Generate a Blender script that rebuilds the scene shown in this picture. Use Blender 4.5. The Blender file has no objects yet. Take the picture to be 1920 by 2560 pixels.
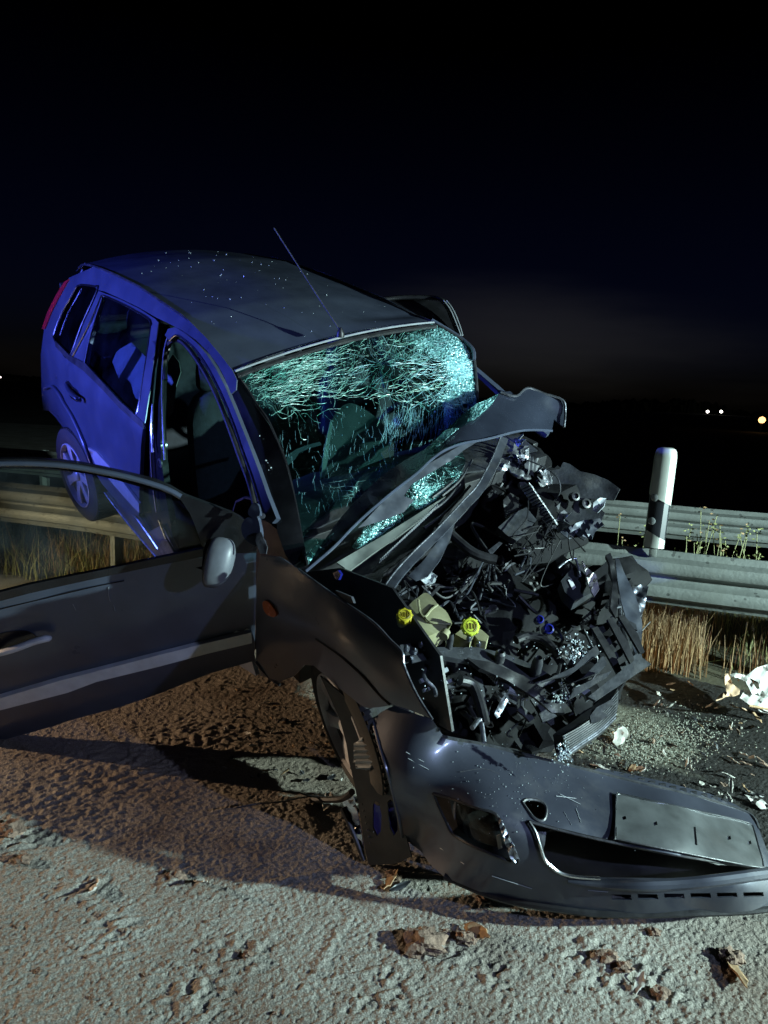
import bpy, math, random
import numpy as np
from mathutils import Matrix, Vector
from mathutils.geometry import delaunay_2d_cdt
random.seed(7); RNG = np.random.default_rng(7)
sc = bpy.context.scene
COL = sc.collection
# ------------------------------------------------------------------ camera
F_PX = 1707.0; EYE = np.array([0., 0., 1.53])
ROLL = math.atan(84/1740.); TH = math.atan(290*math.cos(ROLL)/F_PX)
FWD = np.array([0, math.cos(TH), -math.sin(TH)])
_r = np.array([1., 0, 0]); _u = np.cross(_r, FWD)
RGT = _r*math.cos(ROLL)+_u*math.sin(ROLL); UPV = -_r*math.sin(ROLL)+_u*math.cos(ROLL)
def ray0(px, py): return FWD+RGT*((px-960)/F_PX)-UPV*((py-1280)/F_PX)
cam = bpy.data.cameras.new('camera'); camo = bpy.data.objects.new('camera', cam); COL.objects.link(camo)
cam.sensor_fit = 'VERTICAL'; cam.sensor_height = 36; cam.sensor_width = 27; cam.lens = 36*F_PX/2560
cam.clip_start = .05; cam.clip_end = 6000
M = Matrix.Identity(4)
for i in range(3):
    M[i][0] = RGT[i]; M[i][1] = UPV[i]; M[i][2] = -FWD[i]; M[i][3] = EYE[i]
camo.matrix_world = M; sc.camera = camo
# ------------------------------------------------------------------ colour management
sc.view_settings.view_transform = 'Standard'; sc.view_settings.look = 'None'
sc.view_settings.exposure = 0.0; sc.view_settings.gamma = 1.0; sc.view_settings.use_curve_mapping = False
try:
    sc.cycles.max_bounces = 8; sc.cycles.transparent_max_bounces = 24; sc.cycles.caustics_reflective = False; sc.cycles.caustics_refractive = False
    sc.cycles.sample_clamp_indirect = 4.0
except Exception: pass
# ------------------------------------------------------------------ world: night sky
w = bpy.data.worlds.new('World'); sc.world = w; w.use_nodes = True
nt = w.node_tree; nt.nodes.clear()
out = nt.nodes.new('ShaderNodeOutputWorld'); bg = nt.nodes.new('ShaderNodeBackground')
sky = nt.nodes.new('ShaderNodeTexSky'); sky.sky_type = 'NISHITA'; sky.sun_disc = False
sky.sun_elevation = math.radians(3); sky.sun_rotation = math.radians(180)
tint = nt.nodes.new('ShaderNodeMix'); tint.data_type = 'RGBA'; tint.blend_type = 'MULTIPLY'; tint.inputs[0].default_value = 1
tint.inputs[7].default_value = (.10, .14, .75, 1)
tc = nt.nodes.new('ShaderNodeTexCoord'); sx = nt.nodes.new('ShaderNodeSeparateXYZ')
rmp = nt.nodes.new('ShaderNodeValToRGB')       # the sky fades to black away from the horizon
e = rmp.color_ramp.elements
e[0].position = 0.0; e[0].color = (1, 1, 1, 1); e[1].position = .42; e[1].color = (.0, .0, .0, 1)
e2 = rmp.color_ramp.elements.new(.18); e2.color = (.5, .5, .5, 1)
mul = nt.nodes.new('ShaderNodeMix'); mul.data_type = 'RGBA'; mul.blend_type = 'MULTIPLY'; mul.inputs[0].default_value = 1
mp = nt.nodes.new('ShaderNodeMapping'); mp.inputs['Scale'].default_value = (2.2, 2.2, 14)
nz = nt.nodes.new('ShaderNodeTexNoise'); nz.inputs['Scale'].default_value = 1.3; nz.inputs['Detail'].default_value = 4
cr = nt.nodes.new('ShaderNodeValToRGB'); cr.color_ramp.elements[0].position = .52; cr.color_ramp.elements[1].position = .8
cr.color_ramp.elements[0].color = (0, 0, 0, 1); cr.color_ramp.elements[1].color = (.9, .8, .75, 1)
add = nt.nodes.new('ShaderNodeMix'); add.data_type = 'RGBA'; add.blend_type = 'ADD'; add.inputs[0].default_value = 1
hz = nt.nodes.new('ShaderNodeValToRGB'); he = hz.color_ramp.elements
he[0].position = 0; he[0].color = (.5, .5, .5, 1); he[1].position = .11; he[1].color = (0, 0, 0, 1)
cm = nt.nodes.new('ShaderNodeMix'); cm.data_type = 'RGBA'; cm.blend_type = 'MULTIPLY'; cm.inputs[0].default_value = 1
L = nt.links.new
L(tc.outputs['Generated'], sx.inputs[0]); L(sx.outputs['Z'], rmp.inputs[0]); L(sx.outputs['Z'], hz.inputs[0])
L(sky.outputs[0], tint.inputs[6]); L(tint.outputs[2], mul.inputs[6]); L(rmp.outputs[0], mul.inputs[7])
L(tc.outputs['Generated'], mp.inputs[0]); L(mp.outputs[0], nz.inputs['Vector']); L(nz.outputs[0], cr.inputs[0])
L(cr.outputs[0], cm.inputs[6]); L(hz.outputs[0], cm.inputs[7])
gd = nt.nodes.new('ShaderNodeVectorMath'); gd.operation = 'DISTANCE'; gm = nt.nodes.new('ShaderNodeMapping'); gm.inputs['Scale'].default_value = (1, 1, 3.6)
_g = ray0(1300, 850); _g /= np.linalg.norm(_g); L(tc.outputs['Generated'], gm.inputs[0]); L(gm.outputs[0], gd.inputs[0]); gd.inputs[1].default_value = (_g[0], _g[1], _g[2]*3.6)
gn = nt.nodes.new('ShaderNodeMath'); gn.operation = 'MULTIPLY_ADD'; L(nz.outputs[0], gn.inputs[0]); gn.inputs[1].default_value = .30; L(gd.outputs['Value'], gn.inputs[2])
gr_ = nt.nodes.new('ShaderNodeMapRange'); gr_.interpolation_type = 'SMOOTHSTEP'; L(gn.outputs[0], gr_.inputs[0]); gr_.inputs[1].default_value = .12; gr_.inputs[2].default_value = .50; gr_.inputs[3].default_value = 1; gr_.inputs[4].default_value = 0
gc_ = nt.nodes.new('ShaderNodeMix'); gc_.data_type = 'RGBA'; gc_.blend_type = 'ADD'; L(gr_.outputs[0], gc_.inputs[0]); L(cm.outputs[2], gc_.inputs[6]); gc_.inputs[7].default_value = (1.5, 1.45, 1.35, 1)
L(mul.outputs[2], add.inputs[6]); L(gc_.outputs[2], add.inputs[7])
L(add.outputs[2], bg.inputs[0]); L(bg.outputs[0], out.inputs[0]); bg.inputs[1].default_value = .0058

# ------------------------------------------------------------------ lamps of the rescue site, outside the frame (housings built below)
def spot(name, loc, target, watt, color, cone, blend, size, parent=None):
    l = bpy.data.lights.new(name, 'SPOT'); l.energy = watt; l.color = color
    l.spot_size = math.radians(cone); l.spot_blend = blend; l.shadow_soft_size = size
    o = bpy.data.objects.new(name, l); COL.objects.link(o); o.location = loc
    o.rotation_euler = (Vector(target)-Vector(loc)).to_track_quat('-Z', 'Y').to_euler()
    return o
WORK = dict(loc=(5.4, .72, 1.72), target=(.7, 4.0, .5), watt=3900, color=(.72, 1.0, .97), cone=92, blend=1., size=.05)
WARM = dict(loc=(-5.2, 2.75, .86), target=(-.9, 3.35, .2), watt=850, color=(1.0, .72, .46), cone=85, blend=.5, size=.012)
BLUE = dict(loc=(-5.2, 2.0, 1.95), target=(-1.5, 3.6, 1.72), watt=2500, color=(.10, .14, 1.0), cone=39, blend=1., size=.10)
BLUE2 = dict(loc=(3.4, -.6, 2.3), target=(-.3, 2.7, 1.05), watt=300, color=(.46, .57, 1.0), cone=52, blend=.8, size=.04)
spot('work_light', **WORK); spot('warm_headlight', **WARM); spot('blue_beacon_light', **BLUE); spot('blue_beacon_light', **BLUE2)

# ------------------------------------------------------------------ car frame (pose of the wreck: nose down, rear up on the rail)
def rot(yaw, pitch, roll):
    cy, sy, cp, sp, c_, s_ = math.cos(yaw), math.sin(yaw), math.cos(pitch), math.sin(pitch), math.cos(roll), math.sin(roll)
    return np.array([[cy, -sy, 0], [sy, cy, 0], [0, 0, 1]]) @ np.array([[cp, 0, sp], [0, 1, 0], [-sp, 0, cp]]) @ np.array([[1, 0, 0], [0, c_, -s_], [0, s_, c_]])
RC = rot(-0.8231, 0.2972, 0.2131); TC = np.array([0.367, 3.0339, -1.3746])+EYE
def ray(px, py): return FWD+RGT*((px-960)/F_PX)-UPV*((py-1280)/F_PX)
def P(px, py, d): return EYE+ray(px, py)*d                 # point seen at px,py at depth d metres
def car(x, y, z): return RC @ np.array([x, y, z], float)+TC   # car frame -> world
def to_car(p): return RC.T @ (np.asarray(p)-TC)
OC = RC.T @ (EYE-TC)
def plane(px, py, ax, val):
    d = RC.T @ ray(px, py); return EYE+ray(px, py)*((val-OC[ax])/d[ax])
def s_half(x, z):
    s = np.interp(z, [0, .2, .35, .6, .95, 1.0, 1.2, 1.42, 1.5], [.79, .81, .835, .85, .82, .80, .71, .60, .55])
    if x < -2.9: s -= .22*min(.35, -2.9-x)**2
    return s
def side(off=0.):
    def f(px, py):
        d = RC.T @ ray(px, py); yv = -.8
        for _ in range(30):
            p = OC+d*((yv-OC[1])/d[1]); yv = .5*yv-.5*(s_half(p[0], p[2])+off)
        return RC @ p+TC
    return f
def tps(ctrl):
    c = np.array(ctrl, float); n = len(c); xy = c[:, :2]/500.
    r = np.linalg.norm(xy[:, None]-xy[None], axis=2); K = np.where(r > 0, r*r*np.log(r+1e-12), 0)
    A = np.zeros((n+3, n+3)); A[:n, :n] = K+np.eye(n)*1e-3; A[:n, n] = 1; A[:n, n+1:] = xy; A[n, :n] = 1; A[n+1:, :n] = xy.T
    s = np.linalg.solve(A, np.concatenate([c[:, 2], [0, 0, 0]]))
    def dep(px, py):
        q = np.array([px, py])/500.; rr = np.linalg.norm(xy-q, axis=1); k = np.where(rr > 0, rr*rr*np.log(rr+1e-12), 0)
        return float(k @ s[:n]+s[n]+q @ s[n+1:])
    return dep
def dsurf(dep, off=0., bump=0., bs=60., seed=0):
    ph = np.random.default_rng(seed).uniform(0, 6.28, 6)
    def f(px, py):
        b = 0
        if bump:
            b = bump*(math.sin(px/bs+ph[0])*math.sin(py/bs*1.3+ph[1])+.6*math.sin(px/bs*2.3+py/bs*1.7+ph[2])+.4*math.sin(py/bs*4.1-px/bs*3.1+ph[3]))
        return P(px, py, dep(px, py)+off+b)
    return f
# ------------------------------------------------------------------ mesh helpers
FRAME = {}
def tag(o, label=None, cat=None, group=None, kind=None):
    if label: o['label'] = label
    if cat: o['category'] = cat
    if group: o['group'] = group
    if kind: o['kind'] = kind
    return o
def thing(name, label, cat, R=None, T=(0, 0, 0), group=None):
    o = bpy.data.objects.new(name, None); COL.objects.link(o); o.empty_display_size = .1
    Mx = Matrix.Identity(4)
    R = np.eye(3) if R is None else R
    for i in range(3):
        for j in range(3): Mx[i][j] = R[i][j]
        Mx[i][3] = T[i]
    o.matrix_world = Mx; FRAME[o.name] = (np.array(R), np.array(T, float)); tag(o, label, cat, group); return o
def build(name, verts, faces, mat, parent=None, smooth=True, solid=0., soff=-1, bevel=0., kind=None, loc=None, ang=35):
    V = np.asarray(verts, float)
    if parent is not None: R, T = FRAME[parent.name]
    elif loc is not None: R, T = np.eye(3), np.array(loc, float)
    else: R, T = np.eye(3), V.mean(0)*np.array([1, 1, 1])
    V = (V-T) @ R
    me = bpy.data.meshes.new(name); me.from_pydata(V.tolist(), [], faces); me.update()
    o = bpy.data.objects.new(name, me); COL.objects.link(o); me.materials.append(mat)
    if parent is not None: o.parent = parent
    else: o.location = T
    FRAME[o.name] = (R, T)
    if smooth:
        me.polygons.foreach_set('use_smooth', [True]*len(me.polygons))
        if not solid and not bevel: me.set_sharp_from_angle(angle=math.radians(ang))
    if solid:
        m = o.modifiers.new('solid', 'SOLIDIFY'); m.thickness = solid; m.offset = soff
    if bevel:
        m = o.modifiers.new('bevel', 'BEVEL'); m.width = bevel; m.segments = 2; m.limit_method = 'ANGLE'; m.angle_limit = math.radians(30)
    if (solid or bevel) and smooth:
        m = o.modifiers.new('edges', 'EDGE_SPLIT'); m.split_angle = math.radians(ang)
    if kind: o['kind'] = kind
    return o
def crom(pts, n=6, closed=True):
    p = np.array(pts, float); N = len(p); o = []
    rng = range(N) if closed else range(N-1)
    for i in rng:
        if closed: a, b, c, d = p[i-1], p[i], p[(i+1) % N], p[(i+2) % N]
        else: a, b, c, d = p[max(i-1, 0)], p[i], p[i+1], p[min(i+2, N-1)]
        for k in range(n):
            t = k/n; o.append(.5*((2*b)+(-a+c)*t+(2*a-5*b+4*c-d)*t*t+(-a+3*b-3*c+d)*t**3))
    if not closed: o.append(p[-1])
    return np.array(o)
def resamp(p, step):
    p = np.array(p, float); o = []
    for i in range(len(p)):
        a, b = p[i], p[(i+1) % len(p)]; n = max(1, int(np.linalg.norm(b-a)/step))
        for k in range(n): o.append(a+(b-a)*k/n)
    return np.array(o)
def inside(pt, poly):
    x, y = pt[..., 0], pt[..., 1]; r = np.zeros(x.shape, bool); j = len(poly)-1
    for i in range(len(poly)):
        xi, yi = poly[i]; xj, yj = poly[j]
        c = ((yi > y) != (yj > y)) & (x < (xj-xi)*(y-yi)/((yj-yi)+1e-12)+xi); r ^= c; j = i
    return r
def tri2d(outline, holes, res):
    loops = [resamp(outline, res)]+[resamp(h, res*.7) for h in holes]
    mn, mx = loops[0].min(0), loops[0].max(0)
    gx, gy = np.meshgrid(np.arange(mn[0], mx[0], res), np.arange(mn[1], mx[1], res*.87)); gx = gx+((np.arange(gx.shape[0]) % 2)*res*.5)[:, None]
    g = np.stack([gx.ravel(), gy.ravel()], 1)
    ok = inside(g, loops[0])
    for h in loops[1:]: ok &= ~inside(g, h)
    g = g[ok]; bd = np.concatenate(loops)
    if len(g):
        dd = np.array([np.min(np.hypot(*(bd-q).T)) for q in g]); g = g[dd > res*.45]
    vs = []; es = []
    for l in loops:
        b = len(vs); vs += l.tolist(); es += [(b+i, b+(i+1) % len(l)) for i in range(len(l))]
    vs += g.tolist()
    v2, _, f2, *_ = delaunay_2d_cdt([Vector(v) for v in vs], es, [], 0, 1e-4)
    v2 = np.array([(v.x, v.y) for v in v2]); c = np.array([v2[list(f)].mean(0) for f in f2])
    k = inside(c, loops[0])
    for h in loops[1:]: k &= ~inside(c, h)
    return v2, [tuple(f) for f, q in zip(f2, k) if q]
def sheet(name, outline, Fn, mat, parent=None, holes=(), res=22, th=.004, smooth_outline=False, mirror=None, **kw):
    """a panel of real thickness: its outline is cut on the surface Fn"""
    if smooth_outline: outline = crom(outline, 4)
    v2, fs = tri2d(outline, [np.array(h) for h in holes], res)
    V = np.array([Fn(x, y) for x, y in v2])
    fs = [f[::-1] for f in fs]
    if len(fs):
        a, b, c = (V[fs[len(fs)//2][i]] for i in range(3))
        if np.dot(np.cross(b-a, c-a), EYE-a) < 0: fs = [f[::-1] for f in fs]
    o = build(name, V, fs, mat, parent, solid=th, **kw)
    if mirror:                                                # the same panel on the car's other flank
        W = V-TC; W = W @ RC; W[:, 1] *= -1; build(name, W @ RC.T+TC, [f[::-1] for f in fs], mat, mirror, solid=th, **kw)
    return o
def frame_of(d):
    d = d/(np.linalg.norm(d)+1e-12); a = np.array([0, 0, 1.]) if abs(d[2]) < .9 else np.array([1., 0, 0])
    u = np.cross(d, a); u /= np.linalg.norm(u); return u, np.cross(d, u)
def tube_vf(pts, r, n=8, cap=True, flat=1.0):
    pts = np.array(pts, float); N = len(pts); rs = np.full(N, r) if np.isscalar(r) else np.array(r)
    V = []; Fc = []; u = None
    for i in range(N):
        d = pts[min(i+1, N-1)]-pts[max(i-1, 0)]; d = d/(np.linalg.norm(d)+1e-12)
        if u is None: u, v = frame_of(d)
        else:
            u = u-d*np.dot(u, d); u /= np.linalg.norm(u)+1e-12; v = np.cross(d, u)
        for k in range(n):
            a = 2*math.pi*k/n; V.append(pts[i]+rs[i]*(u*math.cos(a)+v*math.sin(a)*flat))
    for i in range(N-1):
        for k in range(n):
            Fc.append((i*n+k, i*n+(k+1) % n, (i+1)*n+(k+1) % n, (i+1)*n+k))
    if cap: Fc.append(tuple(range(n))[::-1]); Fc.append(tuple((N-1)*n+k for k in range(n)))
    return V, Fc
def tube(name, pts, r, mat, parent=None, n=8, smooth_path=True, **kw):
    if smooth_path and len(pts) > 2: pts = crom(pts, 6, False)
    V, Fc = tube_vf(pts, r, n, flat=kw.pop('flat', 1.0)); return build(name, V, Fc, mat, parent, **kw)
def join(parts):
    V = []; Fc = []
    for v, f in parts:
        b = len(V); V += [list(q) for q in v]; Fc += [tuple(i+b for i in q) for q in f]
    return V, Fc
def box_vf(c, ax, h):
    c = np.array(c, float); A = [np.array(a, float)/np.linalg.norm(a) for a in ax]
    V = [c+A[0]*sx_*h[0]+A[1]*sy_*h[1]+A[2]*sz_*h[2] for sx_ in (-1, 1) for sy_ in (-1, 1) for sz_ in (-1, 1)]
    Fc = [(0, 1, 3, 2), (4, 6, 7, 5), (0, 4, 5, 1), (2, 3, 7, 6), (0, 2, 6, 4), (1, 5, 7, 3)]
    if np.dot(np.cross(A[0], A[1]), A[2]) < 0: Fc = [f[::-1] for f in Fc]
    return V, Fc
CAX = [RC[:, 0], RC[:, 1], RC[:, 2]]
def rax(ax, yaw=0, pitch=0, roll=0):
    R = np.array(ax).T @ rot(yaw, pitch, roll); return [R[:, 0], R[:, 1], R[:, 2]]
def box(name, c, h, mat, parent=None, ax=None, bevel=.004, **kw):
    V, Fc = box_vf(c, ax if ax is not None else np.eye(3), h); return build(name, V, Fc, mat, parent, bevel=bevel, **kw)
def lathe_vf(c, axis, prof, n=24):
    axis = np.array(axis, float)/np.linalg.norm(axis); u, v = frame_of(axis); V = []; Fc = []
    for (r, h) in prof:
        for k in range(n):
            a = 2*math.pi*k/n; V.append(np.array(c)+axis*h+r*(u*math.cos(a)+v*math.sin(a)))
    for i in range(len(prof)-1):
        for k in range(n): Fc.append((i*n+k, i*n+(k+1) % n, (i+1)*n+(k+1) % n, (i+1)*n+k))
    return V, Fc
def lathe(name, c, axis, prof, mat, parent=None, n=24, **kw):
    V, Fc = lathe_vf(c, axis, prof, n)
    V = list(V); Fc = list(Fc)
    if prof[0][0] > 1e-4: Fc.append(tuple(range(n))[::-1])
    if prof[-1][0] > 1e-4: Fc.append(tuple((len(prof)-1)*n+k for k in range(n)))
    return build(name, V, Fc, mat, parent, **kw)
# ------------------------------------------------------------------ materials
def new(name):
    m = bpy.data.materials.new(name); m.use_nodes = True; n = m.node_tree; n.nodes.clear()
    return m, n, n.nodes.new, n.links.new
def pbr(name, base, rough=.5, metal=0., var=.25, nscale=18., bump=.0, bscale=60., coat=0., dirt=0., dirtcol=(.12, .11, .09), spec=.5, trans=0., speck=0.):
    m, n, N, K = new(name); o = N('ShaderNodeOutputMaterial'); b = N('ShaderNodeBsdfPrincipled'); K(b.outputs[0], o.inputs[0])
    t = N('ShaderNodeTexCoord'); nz = N('ShaderNodeTexNoise'); nz.inputs['Scale'].default_value = nscale; nz.inputs['Detail'].default_value = 6
    K(t.outputs['Object'], nz.inputs['Vector'])
    r = N('ShaderNodeValToRGB'); r.color_ramp.elements[0].position = .3; r.color_ramp.elements[1].position = .7
    r.color_ramp.elements[0].color = (*[c*(1-var) for c in base], 1); r.color_ramp.elements[1].color = (*[min(1, c*(1+var)) for c in base], 1)
    K(nz.outputs[0], r.inputs[0]); colr = r.outputs[0]
    mr = N('ShaderNodeMapRange'); mr.inputs[3].default_value = max(.03, rough-.08); mr.inputs[4].default_value = min(1, rough+.1); K(nz.outputs[0], mr.inputs[0]); ro = mr.outputs[0]
    if dirt:
        d = N('ShaderNodeTexNoise'); d.inputs['Scale'].default_value = nscale*.35; d.inputs['Detail'].default_value = 9; d.inputs['Roughness'].default_value = .7
        K(t.outputs['Object'], d.inputs['Vector'])
        dr = N('ShaderNodeValToRGB'); dr.color_ramp.elements[0].position = .5; dr.color_ramp.elements[1].position = .72
        dr.color_ramp.elements[1].color = (dirt, dirt, dirt, 1); dr.color_ramp.elements[0].color = (0, 0, 0, 1); K(d.outputs[0], dr.inputs[0])
        mx = N('ShaderNodeMix'); mx.data_type = 'RGBA'; K(dr.outputs[0], mx.inputs[0]); K(colr, mx.inputs[6]); mx.inputs[7].default_value = (*dirtcol, 1); colr = mx.outputs[2]
        ma = N('ShaderNodeMath'); ma.operation = 'MULTIPLY_ADD'; ma.use_clamp = True; K(dr.outputs[0], ma.inputs[0]); ma.inputs[1].default_value = .5; K(ro, ma.inputs[2]); ro = ma.outputs[0]
    if speck:
        v = N('ShaderNodeTexVoronoi'); v.inputs['Scale'].default_value = speck; K(t.outputs['Object'], v.inputs['Vector'])
        v2 = N('ShaderNodeMath'); v2.operation = 'LESS_THAN'; K(v.outputs['Distance'], v2.inputs[0])
        sn = N('ShaderNodeTexNoise'); sn.inputs['Scale'].default_value = speck*.4; K(t.outputs['Object'], sn.inputs['Vector'])
        sm = N('ShaderNodeMapRange'); sm.inputs[1].default_value = .45; sm.inputs[2].default_value = .8; sm.inputs[3].default_value = 0; sm.inputs[4].default_value = .55; K(sn.outputs[0], sm.inputs[0]); K(sm.outputs[0], v2.inputs[1])
        mx = N('ShaderNodeMix'); mx.data_type = 'RGBA'; K(v2.outputs[0], mx.inputs[0]); K(colr, mx.inputs[6]); mx.inputs[7].default_value = (*[c*.45 for c in base], 1); colr = mx.outputs[2]
    K(colr, b.inputs['Base Color']); K(ro, b.inputs['Roughness'])
    b.inputs['Metallic'].default_value = metal; b.inputs['Coat Weight'].default_value = coat; b.inputs['Coat Roughness'].default_value = .12
    b.inputs['Specular IOR Level'].default_value = spec; b.inputs['Transmission Weight'].default_value = trans
    if bump:
        bn = N('ShaderNodeTexNoise'); bn.inputs['Scale'].default_value = bscale; bn.inputs['Detail'].default_value = 5; K(t.outputs['Object'], bn.inputs['Vector'])
        bp = N('ShaderNodeBump'); bp.inputs['Strength'].default_value = bump; bp.inputs['Distance'].default_value = .01; K(bn.outputs[0], bp.inputs['Height']); K(bp.outputs[0], b.inputs['Normal'])
    return m
PAINT = pbr('grey_metallic_paint', (.066, .080, .118), .30, .22, .12, 9, .04, 5, coat=.5, dirt=.3, dirtcol=(.065, .072, .085))
PAINT_DOOR = PAINT
BUMPER_M = pbr('scuffed_bumper_paint', (.050, .055, .075), .34, .4, .15, 8, .06, 12, coat=.35, dirt=.5, dirtcol=(.12, .115, .11))
INNERP = pbr('hood_inner_paint', (.05, .056, .072), .45, .3, .3, 14, .1, 30, dirt=.4)
BLACK = pbr('black_plastic', (.014, .014, .016), .42, 0, .4, 20, .1, 60, dirt=.35, dirtcol=(.035, .033, .03), spec=.4)
GLOSSB = pbr('gloss_black_trim', (.012, .012, .014), .2, 0, .3, 12, 0)
BONM = pbr('bonnet_paint', (.030, .036, .055), .26, .3, .15, 9, .05, 8, coat=.5)
BAYB = pbr('oily_black_casting', (.006, .006, .007), .75, 0, .4, 20, .2, 50, spec=.15)
BAYG = pbr('bay_grey_plastic', (.07, .073, .08), .5, 0, .35, 25, .15, 80, dirt=.6, dirtcol=(.03, .03, .03))
DPLAST = pbr('dark_grey_plastic', (.028, .030, .035), .42, 0, .35, 25, .15, 80, dirt=.5, dirtcol=(.06, .056, .05))
MIRM = pbr('mirror_shell', (.12, .13, .15), .45, 0, .12, 20, .05, 60, dirt=.3)
LPLAST = pbr('light_grey_door_plastic', (.62, .65, .68), .5, 0, .1, 20, .1, 200)
GPLAST = pbr('grey_moulding_plastic', (.26, .28, .30), .5, 0, .15, 20, .1, 200)
RUBBER = pbr('tyre_rubber', (.025, .024, .023), .8, 0, .3, 30, .2, 90, dirt=.5, dirtcol=(.09, .075, .06))
ALU = pbr('cast_aluminium', (.26, .27, .29), .42, .85, .4, 30, .5, 70, dirt=.6, dirtcol=(.05, .05, .05))
RIM = pbr('wheel_rim_silver', (.5, .5, .52), .4, .3, .15, 20, 0, dirt=.5, dirtcol=(.2, .15, .1))
STEEL = pbr('torn_steel', (.20, .21, .245), .35, .9, .35, 25, .3, 50, dirt=.5, dirtcol=(.05, .04, .035))
CHROME = pbr('bright_trim', (.6, .62, .66), .22, 1., .15, 30)
GALV = pbr('galvanised_rail', (.135, .145, .138), .6, .15, .18, 6, .25, 45, dirt=.7, dirtcol=(.10, .105, .09), speck=26)
WPLAST = pbr('white_delineator_plastic', (.50, .53, .49), .42, 0, .06, 9, .02, 30, dirt=.25, dirtcol=(.4, .4, .34))
BPLAST = pbr('delineator_black_band', (.02, .022, .028), .4, 0, .2, 15)
REFL = pbr('reflector_disc', (.30, .32, .33), .25, .3, .1, 80)
TANK = pbr('translucent_tank_plastic', (.27, .26, .15), .42, 0, .2, 14, .05, 30, dirt=.7, dirtcol=(.09, .07, .025))
YCAP = pbr('yellow_cap_plastic', (.52, .44, .02), .5, 0, .25, 60, dirt=.6, dirtcol=(.16, .12, .02))
YGCAP = pbr('yellow_green_cap_plastic', (.48, .56, .03), .5, 0, .2, 60, dirt=.4, dirtcol=(.16, .15, .02))
YINK = pbr('cap_relief', (.25, .20, .02), .5, 0, .1, 30)
LABELM = pbr('white_sticker', (.6, .6, .62), .5, 0, .1, 30)
WHITE = pbr('white_broken_plastic', (.55, .53, .50), .5, 0, .15, 6, .1, 40, dirt=.12, dirtcol=(.35, .28, .2))
PEACH = pbr('broken_lining_foam', (.52, .34, .22), .6, 0, .25, 14, .2, 40)
ORANGE = pbr('amber_lens', (.55, .12, .01), .25, 0, .1, 30)
REDL = pbr('red_lamp_lens', (.45, .02, .03), .15, 0, .1, 30, coat=.5)
FABRIC = pbr('seat_fabric', (.02, .022, .028), .9, 0, .3, 40, .3, 300)
AIRBAG = pbr('airbag_cloth', (.13, .145, .14), .8, 0, .15, 10, .4, 22)
DARKCL = pbr('dark_airbag_cloth', (.022, .026, .028), .8, 0, .2, 10, .4, 22)
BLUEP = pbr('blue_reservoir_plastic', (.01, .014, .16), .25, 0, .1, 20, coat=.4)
CLOD = pbr('binder_clod', (.22, .15, .11), .95, 0, .35, 30, .8, 90)
LEAF = pbr('dry_leaf', (.30, .19, .10), .8, 0, .35, 30, .3, 60)
PALE = pbr('pale_chip', (.42, .40, .36), .6, 0, .2, 30)
DRY = pbr('dry_grass_blade', (.26, .16, .075), .7, 0, .4, 4)
GREEN = pbr('green_grass_blade', (.20, .21, .07), .65, 0, .45, 4)
WEEDM = pbr('weed_stem', (.22, .22, .10), .7, 0, .3, 20)
def thin_fresnel(N, K):
    g_ = N('ShaderNodeNewGeometry'); i_ = N('ShaderNodeMapRange'); K(g_.outputs['Backfacing'], i_.inputs[0]); i_.inputs[3].default_value = 1.45; i_.inputs[4].default_value = 1/1.45
    f_ = N('ShaderNodeFresnel'); K(i_.outputs[0], f_.inputs[0]); return f_
def glass_mat(name, tint=(.75, .85, .88), refl=.10, rough=.02, dust=.03):
    m, n, N, K = new(name); o = N('ShaderNodeOutputMaterial'); t = N('ShaderNodeBsdfTransparent'); t.inputs[0].default_value = (*tint, 1)
    g = N('ShaderNodeBsdfGlossy'); g.inputs['Roughness'].default_value = rough; d = N('ShaderNodeBsdfDiffuse'); d.inputs[0].default_value = (.35, .4, .45, 1)
    fr = thin_fresnel(N, K); mx = N('ShaderNodeMixShader'); K(fr.outputs[0], mx.inputs[0]); K(t.outputs[0], mx.inputs[1]); K(g.outputs[0], mx.inputs[2])
    tc_ = N('ShaderNodeTexCoord'); nz = N('ShaderNodeTexNoise'); nz.inputs['Scale'].default_value = 7; nz.inputs['Detail'].default_value = 8; K(tc_.outputs['Object'], nz.inputs['Vector'])
    mr = N('ShaderNodeMapRange'); mr.inputs[1].default_value = .35; mr.inputs[2].default_value = .8; mr.inputs[3].default_value = 0; mr.inputs[4].default_value = dust*2; K(nz.outputs[0], mr.inputs[0])
    m2 = N('ShaderNodeMixShader'); K(mr.outputs[0], m2.inputs[0]); K(mx.outputs[0], m2.inputs[1]); K(d.outputs[0], m2.inputs[2]); K(m2.outputs[0], o.inputs[0])
    return m
GLASS = glass_mat('side_glass', (.8, .86, .95), dust=.006)
DGLASS = glass_mat('tinted_quarter_glass', (.15, .18, .25), dust=.004)
DOORGL = glass_mat('door_glass', (.78, .85, .80), dust=.03)
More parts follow.
